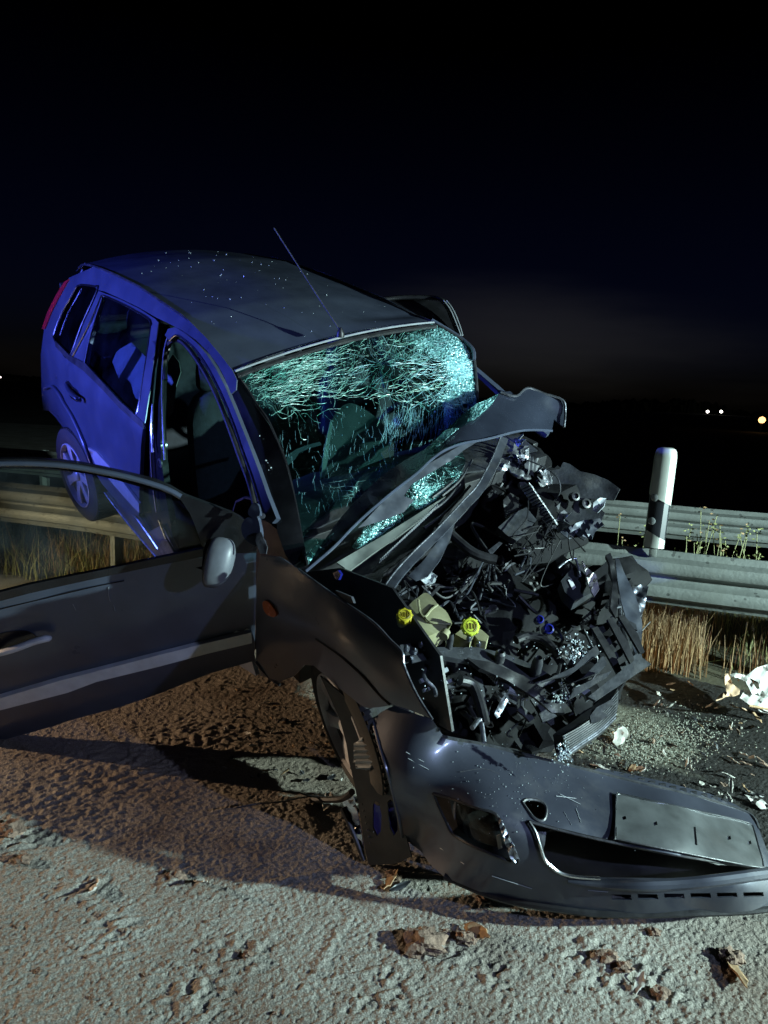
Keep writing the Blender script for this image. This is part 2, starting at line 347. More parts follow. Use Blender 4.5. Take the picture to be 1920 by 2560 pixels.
def crack_mat(name, centres, base_density, col=(.42, .82, .90), col2=(.30, .72, .62), haze_=.03):
    """laminated glass: fracture lines scatter light, whole glass between them stays clear"""
    m, n, N, K = new(name); o = N('ShaderNodeOutputMaterial'); tc_ = N('ShaderNodeTexCoord')
    dn = N('ShaderNodeTexNoise'); dn.inputs['Scale'].default_value = 5.; dn.inputs['Detail'].default_value = 3; K(tc_.outputs['Object'], dn.inputs['Vector'])
    sc_ = N('ShaderNodeVectorMath'); sc_.operation = 'MULTIPLY_ADD'; K(dn.outputs['Color'], sc_.inputs[0]); sc_.inputs[1].default_value = (.012, .012, .012); K(tc_.outputs['Object'], sc_.inputs[2])
    def math_(op, a, b=None, clamp=False):
        q = N('ShaderNodeMath'); q.operation = op; q.use_clamp = clamp
        for i, v in enumerate((a, b)):
            if v is None: continue
            if isinstance(v, (int, float)): q.inputs[i].default_value = v
            else: K(v, q.inputs[i])
        return q.outputs[0]
    dens = None
    for (c, rad, amt) in centres:
        dv = N('ShaderNodeVectorMath'); dv.operation = 'DISTANCE'; K(tc_.outputs['Object'], dv.inputs[0]); dv.inputs[1].default_value = c
        mr = N('ShaderNodeMapRange'); mr.interpolation_type = 'SMOOTHSTEP'; K(dv.outputs['Value'], mr.inputs[0]); mr.inputs[1].default_value = 0; mr.inputs[2].default_value = rad; mr.inputs[3].default_value = amt; mr.inputs[4].default_value = 0
        dens = mr.outputs[0] if dens is None else math_('ADD', dens, mr.outputs[0])
    pn = N('ShaderNodeTexNoise'); pn.inputs['Scale'].default_value = 7; pn.inputs['Detail'].default_value = 5; K(tc_.outputs['Object'], pn.inputs['Vector'])
    pm = N('ShaderNodeMapRange'); K(pn.outputs[0], pm.inputs[0]); pm.inputs[1].default_value = .38; pm.inputs[2].default_value = .62; pm.inputs[3].default_value = .05; pm.inputs[4].default_value = 1.3
    dens = math_('MULTIPLY', math_('ADD', dens, base_density), pm.outputs[0])
    masks = []
    for (s, wd, gain, stretch) in ((15, .016, 1., (1, .5, 1)), (34, .030, 1.0, (1, .6, 1)), (80, .060, 1., (1, 1, 1))):
        mp_ = N('ShaderNodeMapping'); K(sc_.outputs[0], mp_.inputs[0]); mp_.inputs['Scale'].default_value = stretch; mp_.inputs['Rotation'].default_value = (0, 0, .25+s*.01)
        v = N('ShaderNodeTexVoronoi'); v.feature = 'DISTANCE_TO_EDGE'; v.inputs['Scale'].default_value = s; K(mp_.outputs[0], v.inputs['Vector'])
        wdt = math_('MULTIPLY', dens, wd)
        mr = N('ShaderNodeMapRange'); mr.clamp = True; K(v.outputs['Distance'], mr.inputs[0]); mr.inputs[1].default_value = 0; K(wdt, mr.inputs[2]); mr.inputs[3].default_value = gain; mr.inputs[4].default_value = 0
        if s > 30:
            th = math_('MULTIPLY', mr.outputs[0], math_('GREATER_THAN', dens, .30 if s < 50 else .55)); masks.append(th)
        else: masks.append(mr.outputs[0])
    mk = math_('MAXIMUM', math_('MAXIMUM', masks[0], masks[1]), masks[2])
    vc = N('ShaderNodeTexVoronoi'); vc.inputs['Scale'].default_value = 85; K(sc_.outputs[0], vc.inputs['Vector'])   # whole crumbs that catch the light
    cs = N('ShaderNodeSeparateColor'); K(vc.outputs['Color'], cs.inputs[0])
    crumbs = math_('MULTIPLY', math_('GREATER_THAN', cs.outputs[0], .66), math_('GREATER_THAN', dens, .85)); crumbs = math_('MULTIPLY', crumbs, .6)
    mk = math_('MAXIMUM', mk, crumbs, True); mk = math_('ADD', mk, math_('MULTIPLY', dens, haze_), True)
    t = N('ShaderNodeBsdfTransparent'); t.inputs[0].default_value = (.62, .80, .78, 1); g = N('ShaderNodeBsdfGlossy'); g.inputs['Roughness'].default_value = .05
    fr = thin_fresnel(N, K); mx = N('ShaderNodeMixShader'); K(fr.outputs[0], mx.inputs[0]); K(t.outputs[0], mx.inputs[1]); K(g.outputs[0], mx.inputs[2])
    df = N('ShaderNodeBsdfDiffuse'); tr = N('ShaderNodeBsdfTranslucent'); gl = N('ShaderNodeBsdfGlossy'); gl.inputs['Roughness'].default_value = .35; gl.inputs[0].default_value = (.7, .95, .95, 1)
    cmx = N('ShaderNodeMix'); cmx.data_type = 'RGBA'; K(dn.outputs[0], cmx.inputs[0]); cmx.inputs[6].default_value = (*col2, 1); cmx.inputs[7].default_value = (*col, 1)
    K(cmx.outputs[2], df.inputs[0]); K(cmx.outputs[2], tr.inputs[0])
    a1 = N('ShaderNodeMixShader'); a1.inputs[0].default_value = .3; K(df.outputs[0], a1.inputs[1]); K(tr.outputs[0], a1.inputs[2])
    a2 = N('ShaderNodeMixShader'); a2.inputs[0].default_value = .3; K(a1.outputs[0], a2.inputs[1]); K(gl.outputs[0], a2.inputs[2])
    bp = N('ShaderNodeBump'); bp.inputs['Strength'].default_value = .9; bp.inputs['Distance'].default_value = .01; K(vc.outputs['Distance'], bp.inputs['Height']); K(bp.outputs[0], gl.inputs['Normal']); K(bp.outputs[0], df.inputs['Normal'])
    fin = N('ShaderNodeMixShader'); K(mk, fin.inputs[0]); K(mx.outputs[0], fin.inputs[1]); K(a2.outputs[0], fin.inputs[2]); K(fin.outputs[0], o.inputs[0])
    return m
def emis(name, col, st):
    m, n, N, K = new(name); o = N('ShaderNodeOutputMaterial'); e_ = N('ShaderNodeEmission'); e_.inputs[0].default_value = (*col, 1); e_.inputs[1].default_value = st; K(e_.outputs[0], o.inputs[0]); return m
# ground materials
def ground_mat():
    m, n, N, K = new('binder_covered_asphalt'); o = N('ShaderNodeOutputMaterial'); b = N('ShaderNodeBsdfPrincipled'); K(b.outputs[0], o.inputs[0]); t = N('ShaderNodeTexCoord')
    a = N('ShaderNodeTexNoise'); a.inputs['Scale'].default_value = 2.2; a.inputs['Detail'].default_value = 8; a.inputs['Roughness'].default_value = .6; K(t.outputs['Object'], a.inputs['Vector'])
    r = N('ShaderNodeValToRGB'); el = r.color_ramp.elements; el[0].position = .30; el[0].color = (.19, .155, .125, 1); el[1].position = .66; el[1].color = (.36, .345, .305, 1)
    q = r.color_ramp.elements.new(.46); q.color = (.28, .26, .225, 1); K(a.outputs[0], r.inputs[0])
    f = N('ShaderNodeTexNoise'); f.inputs['Scale'].default_value = 210; f.inputs['Detail'].default_value = 3; K(t.outputs['Object'], f.inputs['Vector'])
    fr = N('ShaderNodeValToRGB'); fr.color_ramp.elements[0].position = .3; fr.color_ramp.elements[1].position = .7; fr.color_ramp.elements[0].color = (.5, .47, .45, 1); fr.color_ramp.elements[1].color = (1.25, 1.25, 1.25, 1); K(f.outputs[0], fr.inputs[0])
    mx = N('ShaderNodeMix'); mx.data_type = 'RGBA'; mx.blend_type = 'MULTIPLY'; mx.inputs[0].default_value = 1; K(r.outputs[0], mx.inputs[6]); K(fr.outputs[0], mx.inputs[7])
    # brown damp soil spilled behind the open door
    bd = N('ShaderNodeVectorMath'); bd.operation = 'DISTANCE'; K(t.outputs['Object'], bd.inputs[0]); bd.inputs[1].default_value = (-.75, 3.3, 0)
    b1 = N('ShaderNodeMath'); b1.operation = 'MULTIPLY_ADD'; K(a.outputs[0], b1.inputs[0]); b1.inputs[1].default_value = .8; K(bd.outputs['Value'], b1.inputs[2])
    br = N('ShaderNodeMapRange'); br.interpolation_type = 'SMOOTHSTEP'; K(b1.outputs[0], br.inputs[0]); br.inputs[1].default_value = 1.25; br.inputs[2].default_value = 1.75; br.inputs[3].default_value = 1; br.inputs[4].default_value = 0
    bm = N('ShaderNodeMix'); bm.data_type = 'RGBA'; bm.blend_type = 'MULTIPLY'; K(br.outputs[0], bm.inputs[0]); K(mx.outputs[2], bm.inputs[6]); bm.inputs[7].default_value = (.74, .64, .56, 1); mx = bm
    # wet oil-soaked road under and to the right of the wreck
    mp_ = N('ShaderNodeVectorMath'); mp_.operation = 'DISTANCE'; K(t.outputs['Object'], mp_.inputs[0]); mp_.inputs[1].default_value = (1.75, 2.95, 0)
    wn = N('ShaderNodeTexNoise'); wn.inputs['Scale'].default_value = 3.5; wn.inputs['Detail'].default_value = 7; K(t.outputs['Object'], wn.inputs['Vector'])
    s1 = N('ShaderNodeMath'); s1.operation = 'MULTIPLY_ADD'; K(wn.outputs[0], s1.inputs[0]); s1.inputs[1].default_value = 1.1; K(mp_.outputs['Value'], s1.inputs[2])
    wr = N('ShaderNodeMapRange'); wr.interpolation_type = 'SMOOTHSTEP'; K(s1.outputs[0], wr.inputs[0]); wr.inputs[1].default_value = 1.40; wr.inputs[2].default_value = 1.70; wr.inputs[3].default_value = 1; wr.inputs[4].default_value = 0
    m3 = N('ShaderNodeMix'); m3.data_type = 'RGBA'; K(wr.outputs[0], m3.inputs[0]); K(mx.outputs[2], m3.inputs[6]); m3.inputs[7].default_value = (.018, .017, .016, 1); 
    pd = N('ShaderNodeVectorMath'); pd.operation = 'DISTANCE'; K(t.outputs['Object'], pd.inputs[0]); pd.inputs[1].default_value = (1.22, 3.0, 0)
    p1 = N('ShaderNodeMath'); p1.operation = 'MULTIPLY_ADD'; K(wn.outputs[0], p1.inputs[0]); p1.inputs[1].default_value = .7; K(pd.outputs['Value'], p1.inputs[2])
    pr = N('ShaderNodeMapRange'); K(p1.outputs[0], pr.inputs[0]); pr.inputs[1].default_value = .50; pr.inputs[2].default_value = .66; pr.inputs[3].default_value = .55; pr.inputs[4].default_value = 0
    pg = N('ShaderNodeMix'); pg.data_type = 'RGBA'; pg.blend_type = 'MULTIPLY'; pg.inputs[0].default_value = 1; pg.inputs[6].default_value = (.36, .36, .28, 1); K(fr.outputs[0], pg.inputs[7])
    m4 = N('ShaderNodeMix'); m4.data_type = 'RGBA'; K(pr.outputs[0], m4.inputs[0]); K(m3.outputs[2], m4.inputs[6]); K(pg.outputs[2], m4.inputs[7]); K(m4.outputs[2], b.inputs['Base Color'])
    rr = N('ShaderNodeMapRange'); K(wr.outputs[0], rr.inputs[0]); rr.inputs[3].default_value = .9; rr.inputs[4].default_value = .55; K(rr.outputs[0], b.inputs['Roughness'])
    bn = N('ShaderNodeTexNoise'); bn.inputs['Scale'].default_value = 185; bn.inputs['Detail'].default_value = 3; K(t.outputs['Object'], bn.inputs['Vector'])
    bp = N('ShaderNodeBump'); bp.inputs['Strength'].default_value = .9; bp.inputs['Distance'].default_value = .004; K(bn.outputs[0], bp.inputs['Height']); K(bp.outputs[0], b.inputs['Normal'])
    return m
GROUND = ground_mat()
FIELD = pbr('night_field', (.035, .04, .02), .95, 0, .4, .3, .5, 4)
VERGE = pbr('verge_soil', (.05, .045, .025), .95, 0, .5, 6, .6, 40)
TREES = pbr('far_foliage', (.03, .04, .02), .9, 0, .4, .2)
# ------------------------------------------------------------------ numpy noise for the real relief of the ground
def vnoise(x, y, seed):
    g = np.random.default_rng(seed).random((256, 256)); xi = np.floor(x).astype(int); yi = np.floor(y).astype(int); fx = x-xi; fy = y-yi
    fx = fx*fx*(3-2*fx); fy = fy*fy*(3-2*fy); a = g[xi & 255, yi & 255]; b = g[(xi+1) & 255, yi & 255]; c = g[xi & 255, (yi+1) & 255]; d = g[(xi+1) & 255, (yi+1) & 255]
    return (a*(1-fx)+b*fx)*(1-fy)+(c*(1-fx)+d*fx)*fy
def relief(x, y):
    rx = x*.94+y*.34; ry = -x*.34+y*.94
    h = (vnoise(x/.5, y/.5, 1)-.5)*.006+(vnoise(rx/.16, ry/.16, 2)-.5)*.0022+(vnoise(rx/.05, ry/.04, 3)-.5)*.0012
    h += np.maximum(vnoise(rx/.0125, ry/.0085, 4)-.36, 0)*.0050+np.maximum(vnoise(x/.0075, y/.0060, 5)-.38, 0)*.0045
    big = np.maximum(vnoise(x/.33, y/.21, 6)-.62, 0); h += big*.018*np.maximum(vnoise(x/.03, y/.026, 7)-.3, 0)
    for (px, py, rad, am) in ((440, 2195, .06, .020), (190, 2225, .09, .012), (620, 2370, .08, .010), (470, 2480, .10, .012), (1470, 2395, .09, .014), (1650, 2480, .10, .014), (1240, 2440, .07, .010), (40, 2090, .10, .016), (1100, 2370, .08, .012), (300, 2330, .09, .009), (950, 2480, .12, .008), (500, 1860, .25, .012), (200, 1960, .25, .010)):
        d_ = ray0(px, py); k_ = -1.53/d_[2]; g_ = np.exp(-((x-d_[0]*k_)**2+(y-d_[1]*k_)**2)/rad**2); h = h+am*.8*g_*(np.maximum(vnoise(rx/.026, ry/.016, 11)-.35, 0)*2.2-.35)
    for (cx, cy, L_, A_, am) in ((-.28, 1.93, .35, .35, .006), (-.1, 1.66, .2, 1.2, .005), (-.75, 1.75, .22, -.6, .005), (.1, 1.85, .3, -.25, .005)):   # ridges scraped in the binder
        u = (x-cx)*math.cos(A_)+(y-cy)*math.sin(A_); v = -(x-cx)*math.sin(A_)+(y-cy)*math.cos(A_)
        h += am*np.exp(-(v/.012)**2)*np.clip(1-np.abs(u)/L_, 0, 1)
    return h
ny, nx = 900, 860
ys = 1.12*(7.0/1.12)**(np.arange(ny)/(ny-1)); tt = np.linspace(-1, 1, nx)
Y = np.repeat(ys[:, None], nx, 1); X = tt[None]*(Y*.66+.30)
near = Y+0.3*X < 4.55
Z = relief(X, Y)*np.clip((5.-Y)/1.5, .25, 1)
V = np.stack([X.ravel(), Y.ravel(), Z.ravel()], 1)
idx = np.arange(ny*nx).reshape(ny, nx); q = np.stack([idx[:-1, :-1], idx[:-1, 1:], idx[1:, 1:], idx[1:, :-1]], -1).reshape(-1, 4)
me = bpy.data.meshes.new('road'); me.vertices.add(len(V)); me.vertices.foreach_set('co', V.ravel()); me.loops.add(q.size); me.loops.foreach_set('vertex_index', q.ravel())
me.polygons.add(len(q)); me.polygons.foreach_set('loop_start', np.arange(0, q.size, 4)); me.polygons.foreach_set('loop_total', np.full(len(q), 4)); me.polygons.foreach_set('use_smooth', np.ones(len(q), bool)); me.update()
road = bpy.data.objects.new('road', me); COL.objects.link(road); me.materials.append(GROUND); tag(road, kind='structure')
V, Fc = [(-60, -20, -.03), (60, -20, -.03), (60, 24, -.03), (-60, 24, -.03)], [(0, 1, 2, 3)]
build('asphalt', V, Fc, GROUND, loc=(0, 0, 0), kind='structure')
build('field', [(-3000, -3000, -.06), (3000, -3000, -.06), (3000, 3000, -.06), (-3000, 3000, -.06)], [(0, 1, 2, 3)], FIELD, loc=(0, 0, 0), kind='structure')
# rail direction in plan
RD = np.array([1, -.31, 0]); RD /= np.linalg.norm(RD); RN = np.array([-RD[1], RD[0], 0])   # RN points away from the camera
N0 = np.array([1.03, 4.0, 0]); F0 = np.array([1.8, 5.9, 0])
vb = []; vf = []
g0 = N0+RN*-.12
for i in range(121):
    for j in range(25):
        p = g0+RD*(-12+i*.2)+RN*(j*.25); hgt = .012+.04*min(1, j/3)+.03*float(vnoise(np.array([p[0]*3]), np.array([p[1]*3]), 9)[0])
        vb.append((p[0], p[1], hgt-.015*(j == 0)*3))
for i in range(120):
    for j in range(24): a = i*25+j; vf.append((a, a+25, a+26, a+1))
build('verge', vb, vf, VERGE, loc=(0, 0, 0), kind='structure')
# ================================================================== guard rails
WP = [(0, .0), (.012, .0), (.03, .035), (.078, .055), (.083, .075), (.083, .105), (.075, .118), (.022, .140), (.012, .150), (.012, .165), (.022, .175), (.075, .192), (.083, .205), (.083, .235), (.078, .255), (.03, .275), (.012, .31), (0, .31)]
def rail(base, label, t0, t1, posts, dent=None, top=.738, hs_=1.0):
    g = thing('guardrail', label, 'guardrail', np.eye(3), base)
    T = t0
    while T < t1:
        t2 = min(T+2.6, t1); V = []; Fc = []; n = 27
        for i in range(n):
            t = T+(t2-T+.02)*i/(n-1)
            for (o_, z_) in WP:
                zz = top-z_*hs_; dd = o_
                if dent:
                    k = math.exp(-((t-dent[0])/dent[1])**2); dd -= dent[2]*k; zz -= dent[3]*k
                p = base+RD*t-RN*(dd-.003*(T > t0)*(i < 2)); V.append((p[0], p[1], zz+.002*math.sin(t*5)))
        m = len(WP)
        for i in range(n-1):
            for j in range(m-1): a = i*m+j; Fc.append((a, a+1, a+m+1, a+m))
        build('beam', V, Fc, GALV, g, solid=.004, soff=0)
        for zz in (top-.075*hs_, top-.23*hs_):                                 # splice bolts
            for s in (.06, .17):
                p = base+RD*(T+s)-RN*.084; lathe('bolt', (p[0], p[1], zz), -RN, [(.017, 0), (.017, .004), (.012, .010), (.0, .012)], GALV, g, n=10)
        T += 2.6
    for t in posts:
        p = base+RD*t+RN*.06; c = np.array([p[0], p[1], .32])
        ws = join([box_vf(c, [RD, RN, (0, 0, 1)], (.003, .05, .42)), box_vf(c+RN*.05+RD*.02, [RD, RN, (0, 0, 1)], (.02, .003, .42)), box_vf(c-RN*.05+RD*.02, [RD, RN, (0, 0, 1)], (.02, .003, .42))])
        build('rail_post', *ws, GALV, g)
        V_, F_ = box_vf(np.array([p[0], p[1], .64])-RN*.045, [RD, RN, (0, 0, 1)], (.035, .04, .05)); build('spacer_block', V_, F_, GALV, g, bevel=.004)
    return g
rail(N0, 'near galvanised guardrail with mud specks, car tail hanging over it', -8.1, 4.9, [-7, -5, -3.2, 1.36, 3.3], dent=(-2.2, .9, -.04, .02))
rail(F0, 'far galvanised guardrail running behind the white delineator post', -8.1, 6, [-6, -4, -2, 2.3, 4.3], hs_=.9)

# ================================================================== delineator post, bolted on the near rail
dl = thing('delineator_post', 'white delineator post with black band and two round reflectors, standing on near guardrail', 'delineator', None, tuple(P(1632, 1372, 3.86)))
B0 = P(1634, 1368, 3.86); T0 = P(1668, 1119, 3.80); AX = (T0-B0)/np.linalg.norm(T0-B0); LN = np.linalg.norm(T0-B0)
nv = np.array([-.39, -.92, 0]); wv = np.cross(nv, AX)*-1; wv /= np.linalg.norm(wv); wv = wv if wv[0] > 0 else -wv; nv = np.cross(wv, AX); nv = nv if nv[1] < 0 else -nv
SEC = [(-.058, .006), (-.052, .03), (-.03, .042), (.012, .052), (.026, .050), (.050, .030), (.056, .004), (.050, -.02), (0, -.032), (-.05, -.02)]
def dpost(name, levels, mat, g=1.0, cutl=None, cutr=None):
    V = []; n = len(SEC)
    for (t, s) in levels:
        for (a, b) in SEC:
            tt_ = t
            if cutl is not None and t == levels[0][0]: tt_ = t+cutl*(a/.056)
            if cutr is not None and t == levels[-1][0]: tt_ = t+cutr*(a/.056)
            V.append(B0+AX*tt_*LN+wv*a*s*g+nv*b*s*g)
    Fc = [(i*n+k, i*n+(k+1) % n, (i+1)*n+(k+1) % n, (i+1)*n+k) for i in range(len(levels)-1) for k in range(n)]
    Fc += [tuple(range(n))[::-1], tuple((len(levels)-1)*n+k for k in range(n))]
    return build(name, V, Fc, mat, dl, ang=28)
dpost('post_body', [(0, .97), (.14, .97)], WPLAST, cutr=-.045)
dpost('black_band', [(.13, .985), (.56, .985)], BPLAST, cutl=-.045)
dpost('cap_sleeve', [(.48, 1.06), (.56, 1.07), (.90, 1.05), (.965, .96), (.99, .78), (1.0, .5)], WPLAST, cutl=-.045)
for t in (.50, .265):
    c = B0+AX*t*LN+wv*(-.028)+nv*.0415*.985
    nn = nv*.95-wv*.25; lathe('reflector', c, nn, [(.021, 0), (.021, .0035), (.018, .005), (0, .005)], REFL, dl, n=20)
box('mounting_foot', B0-AX*.025, (.02, .015, .03), GALV, dl, ax=[wv, nv, AX])
# ================================================================== far things
for (px, py, d, r, st, col, lab) in ((1, 943, 420, .42, 22, (1, .85, .7), 'faint far street lamp at the left picture edge'), (40, 950, 450, .42, 20, (1, .82, .65), 'left one of the close pair of far street lamps'),
        (59, 952, 455, .42, 20, (1, .82, .65), 'right one of the close pair of far street lamps'), (84, 950, 470, .55, 26, (1, .85, .7), 'far street lamp nearest the tail of the car'),
        (1769, 1029, 400, .8, 40, (1, .92, .85), 'left one of two white far lamps on the right horizon'), (1803, 1029, 400, .8, 40, (1, .92, .85), 'right one of two white far lamps on the right horizon'), (1905, 1050, 60, .30, 9, (1, .52, .18), 'big orange far lamp at the right picture edge')):
    c = P(px, py, d); c0 = np.array([c[0], c[1], 0])
    zt = max(c[2], 1.)
    t_ = thing('street_lamp', lab, 'street lamp', None, tuple(c0))
    V_, F_ = lathe_vf(c-np.array([0, 0, r]), (0, 0, 1), [(.01, 0), (r*.7, r*.3), (r, r), (r*.7, r*1.7), (.01, 2*r)], 12)
    build('lamp_globe', V_, F_, emis('lamp_glow', col, st*.35), t_); tube('pole', [c0+np.array([0, 0, -.1]), c-np.array([0, 0, r*.9])], .09, STEEL, t_, n=6, smooth_path=False)
V = []; Fc = []
for i in range(900):
    x = RNG.uniform(-320, 420); y = 430+RNG.uniform(0, 30)+.05*abs(x); hh = RNG.uniform(1.5, 5.5)*(1.2 if 100 < x < 260 else .55)*(1+.5*math.sin(x/23)); r = RNG.uniform(2, 6)
    for k in range(3):
        a = RNG.uniform(0, 3.14); b = len(V); o_ = RNG.uniform(-.4, .4, 2)*r
        V += [(x+o_[0]-r*math.cos(a), y+o_[1]-r*math.sin(a), -.1), (x+o_[0]+r*math.cos(a), y+o_[1]+r*math.sin(a), -.1), (x+o_[0]+r*.7*math.cos(a), y+o_[1]+r*.7*math.sin(a), hh*.8), (x+o_[0], y+o_[1], hh), (x+o_[0]-r*.7*math.cos(a), y+o_[1]-r*.7*math.sin(a), hh*.75)]; Fc.append((b, b+1, b+2, b+3, b+4))
build('far_hedge', V, Fc, TREES, loc=(0, 430, 0), kind='stuff')
# ================================================================== grass
def blades(name, n, t0, t1, n0, n1, h0, h1, mat, label, lean=.25, w=.0035, base=N0, clump=0):
    V = []; Fc = []
    cl = RNG.uniform(t0, t1, max(1, clump))
    for i in range(n):
        t = RNG.uniform(t0, t1) if not clump else np.clip(RNG.choice(cl)+RNG.normal(0, .07), t0, t1); d = RNG.uniform(n0, n1); h = RNG.uniform(h0, h1)*RNG.uniform(.6, 1)
        p = base+RD*t+RN*d; a = RNG.uniform(0, 6.28); l = RNG.normal(0, lean)*h; la = RNG.uniform(0, 6.28); side_ = np.array([math.cos(a), math.sin(a), 0])*w*RNG.uniform(.6, 1.5)
        L_ = np.array([math.cos(la), math.sin(la), 0])*l; b = len(V)
        for k in range(4):
            s = k/3; c = p+L_*s*s+np.array([0, 0, h*s*(1-.12*abs(l/h)*s)]); ww = side_*(1-s*.85); V += [c-ww, c+ww]
        for k in range(3): Fc.append((b+2*k, b+2*k+1, b+2*k+3, b+2*k+2))
    o = build(name, V, Fc, mat, loc=(base[0], base[1], 0), kind='stuff', smooth=False); tag(o, label, 'grass'); return o
blades('green_grass', 11000, -8, .1, -.10, 1.5, .12, .50, GREEN, 'green and straw coloured verge grass left of and behind the car', lean=.45)
blades('green_grass', 1500, .1, 4, .10, 1.3, .10, .36, GREEN, 'thin green verge grass between the two guardrails on the right', lean=.45)
blades('dry_grass', 1900, .15, .88, .0, .45, .30, .62, DRY, 'dry orange stalks standing under the right part of near guardrail', lean=.16, w=.0024, clump=26)
blades('dry_grass', 900, .9, 4.2, .02, .6, .15, .5, DRY, 'sparse dry grass under the guardrail at the right picture edge', lean=.2, w=.003, clump=40)
blades('dry_grass', 2600, -7.5, -.6, .02, .5, .15, .5, DRY, 'straw blades mixed in green grass left of the car', lean=.3, w=.003, clump=60)
def weed(px, py, d, h, n, label, lean=.2, leafy=False):
    b = P(px, py, d); b[2] = .06; t_ = thing('weed', label, 'weed', None, tuple(b)); r_ = np.random.default_rng(int(px)); stalks = []; heads = []
    for k in range(n):
        top = b+np.array([r_.normal(0, lean), r_.normal(0, lean*.5), h*r_.uniform(.75, 1.05)]); mid = (b+top)/2+np.array([r_.normal(0, .02), 0, .03])
        s0 = b+r_.normal(0, .03, 3)*[1, 1, 0]
        stalks.append(tube_vf(crom([s0, mid, top], 4, False), [.0028]*9, 5))
        for j in range(7 if leafy else 4):
            c = top+r_.normal(0, .018, 3); a_ = r_.normal(0, 1, 3); a_ /= np.linalg.norm(a_); u_, v_ = frame_of(a_)
            heads.append(([c-u_*.012, c+v_*.006+a_*.005, c+u_*.012, c-v_*.006], [(0, 1, 2, 3)]))
    build('stem', *join(stalks), WEEDM, t_); build('seed_head', *join(heads), GREEN if leafy else DRY, t_, smooth=False)
for a in ((1540, 1420, 4.5, .78, 3, 'thin dead stalk pair left of the delineator post', .03, False), (1585, 1420, 4.4, .70, 4, 'small leafy weed touching the left side of the delineator', .05, True), (1700, 1430, 4.3, .72, 5, 'flowering weed just right of the delineator post foot', .07, True),
          (1745, 1440, 4.4, .82, 5, 'cluster of upright dead stalks between the rails right of the delineator', .04, False), (1790, 1440, 4.3, .80, 5, 'stalks crossing the far rail in the gap, mid right', .05, False), (1830, 1440, 4.3, .80, 6, 'pale branching weed reaching up over the far rail', .07, True), (1895, 1450, 4.1, .76, 8, 'bushy weed above near rail at the right picture edge', .09, True)): weed(*a)
# ================================================================== the wrecked car
CAR = thing('wrecked_car', 'wrecked dark grey compact family car with crushed front, open door and shattered windscreen', 'car', RC, tuple(TC))
def drop(pts, k): return [(x, y) for x, y in pts]
S = side()
# --- roof : loft between the two measured gutter lines
Lg = [(234, 667), (281, 683), (350, 717), (408, 756), (466, 795), (516, 845), (554, 891), (581, 926)]
lz = [to_car(plane(x, y, 1, -.56)) for x, y in Lg]
lx = np.array([p[0] for p in lz]); lzz = np.array([p[2] for p in lz]); lx = np.concatenate([[-3.05, -2.85], lx]); lzz = np.concatenate([[1.34, 1.42], lzz])
rx_ = np.array([-3.1, -2.86, -2.36, -1.74, -1.5, -1.32, -1.01]); rz_ = np.array([1.36, 1.425, 1.47, 1.46, 1.45, 1.45, 1.44])
def roofpt(x, v):
    """v = -1 right gutter .. +1 left gutter"""
    zl = np.interp(x, lx, lzz); zr = np.interp(x, rx_, rz_); z = zl*(1-v)/2+zr*(1+v)/2
    z += .045*(1-v*v)
    wv_ = .56-.05*max(0, (-2.4-x)); y = v*wv_
    dent = .018*math.exp(-((x+1.25)/.16)**2-((y-.30)/.22)**2)+.01*math.exp(-((x+1.15)/.05)**2-((y-.42)/.2)**2)+.012*math.exp(-((x+1.9)/.25)**2-((y+.2)/.2)**2)
    xx = x-.10*(1-v*v)*(1 if x < -2.7 else 0)*(-2.7-x)/.35
    return car(xx, y, z-dent)
V = []; nxr, nyr = 60, 40
for i in range(nxr):
    x = -1.01-(3.05-1.01)*i/(nxr-1)
    for j in range(nyr): V.append(roofpt(x, -1+2*j/(nyr-1)))
Fc = [(i*nyr+j, (i+1)*nyr+j, (i+1)*nyr+j+1, i*nyr+j+1) for i in range(nxr-1) for j in range(nyr-1)]
build('roof', V, Fc, PAINT, CAR, solid=.003, soff=-1)
for sgn, nm in ((-1, 'gutter_trim'), (1, 'gutter_trim')):
    pts = [roofpt(x, sgn*1.01)+RC @ np.array([0, 0, .004]) for x in np.linspace(-1.01, -2.95, 26)]
    tube(nm, pts, .0065, DPLAST, CAR, n=6, smooth_path=False)
# header trim along the windscreen top
hp = [roofpt(-1.005+.02*(1-v*v), v) for v in np.linspace(-1, 1, 24)]
tube('windscreen_header_trim', [p+RC @ np.array([.012, 0, .004]) for p in hp], .009, GPLAST, CAR, n=8, smooth_path=False, flat=.6)
tube('header_seal', [p+RC @ np.array([.03, 0, -.012]) for p in hp], .011, BLACK, CAR, n=6, smooth_path=False)
# antenna
ab = P(851, 836, 1); d_ = RC.T @ ray(851, 836); kk = (1.485-OC[2])/d_[2]; AB = EYE+ray(851, 836)*kk; AT = P(685, 570, kk-.02)
an = lathe('antenna_base', AB, RC[:, 2], [(.018, -.01), (.017, .008), (.009, .022), (.004, .03)], BLACK, CAR, n=14)
tube('antenna_mast', [AB+RC[:, 2]*.015, AB*.5+AT*.5+np.array([.004, 0, 0]), AT], [.0036]*6+[.0026]*6+[.0022], DPLAST, CAR, n=6)
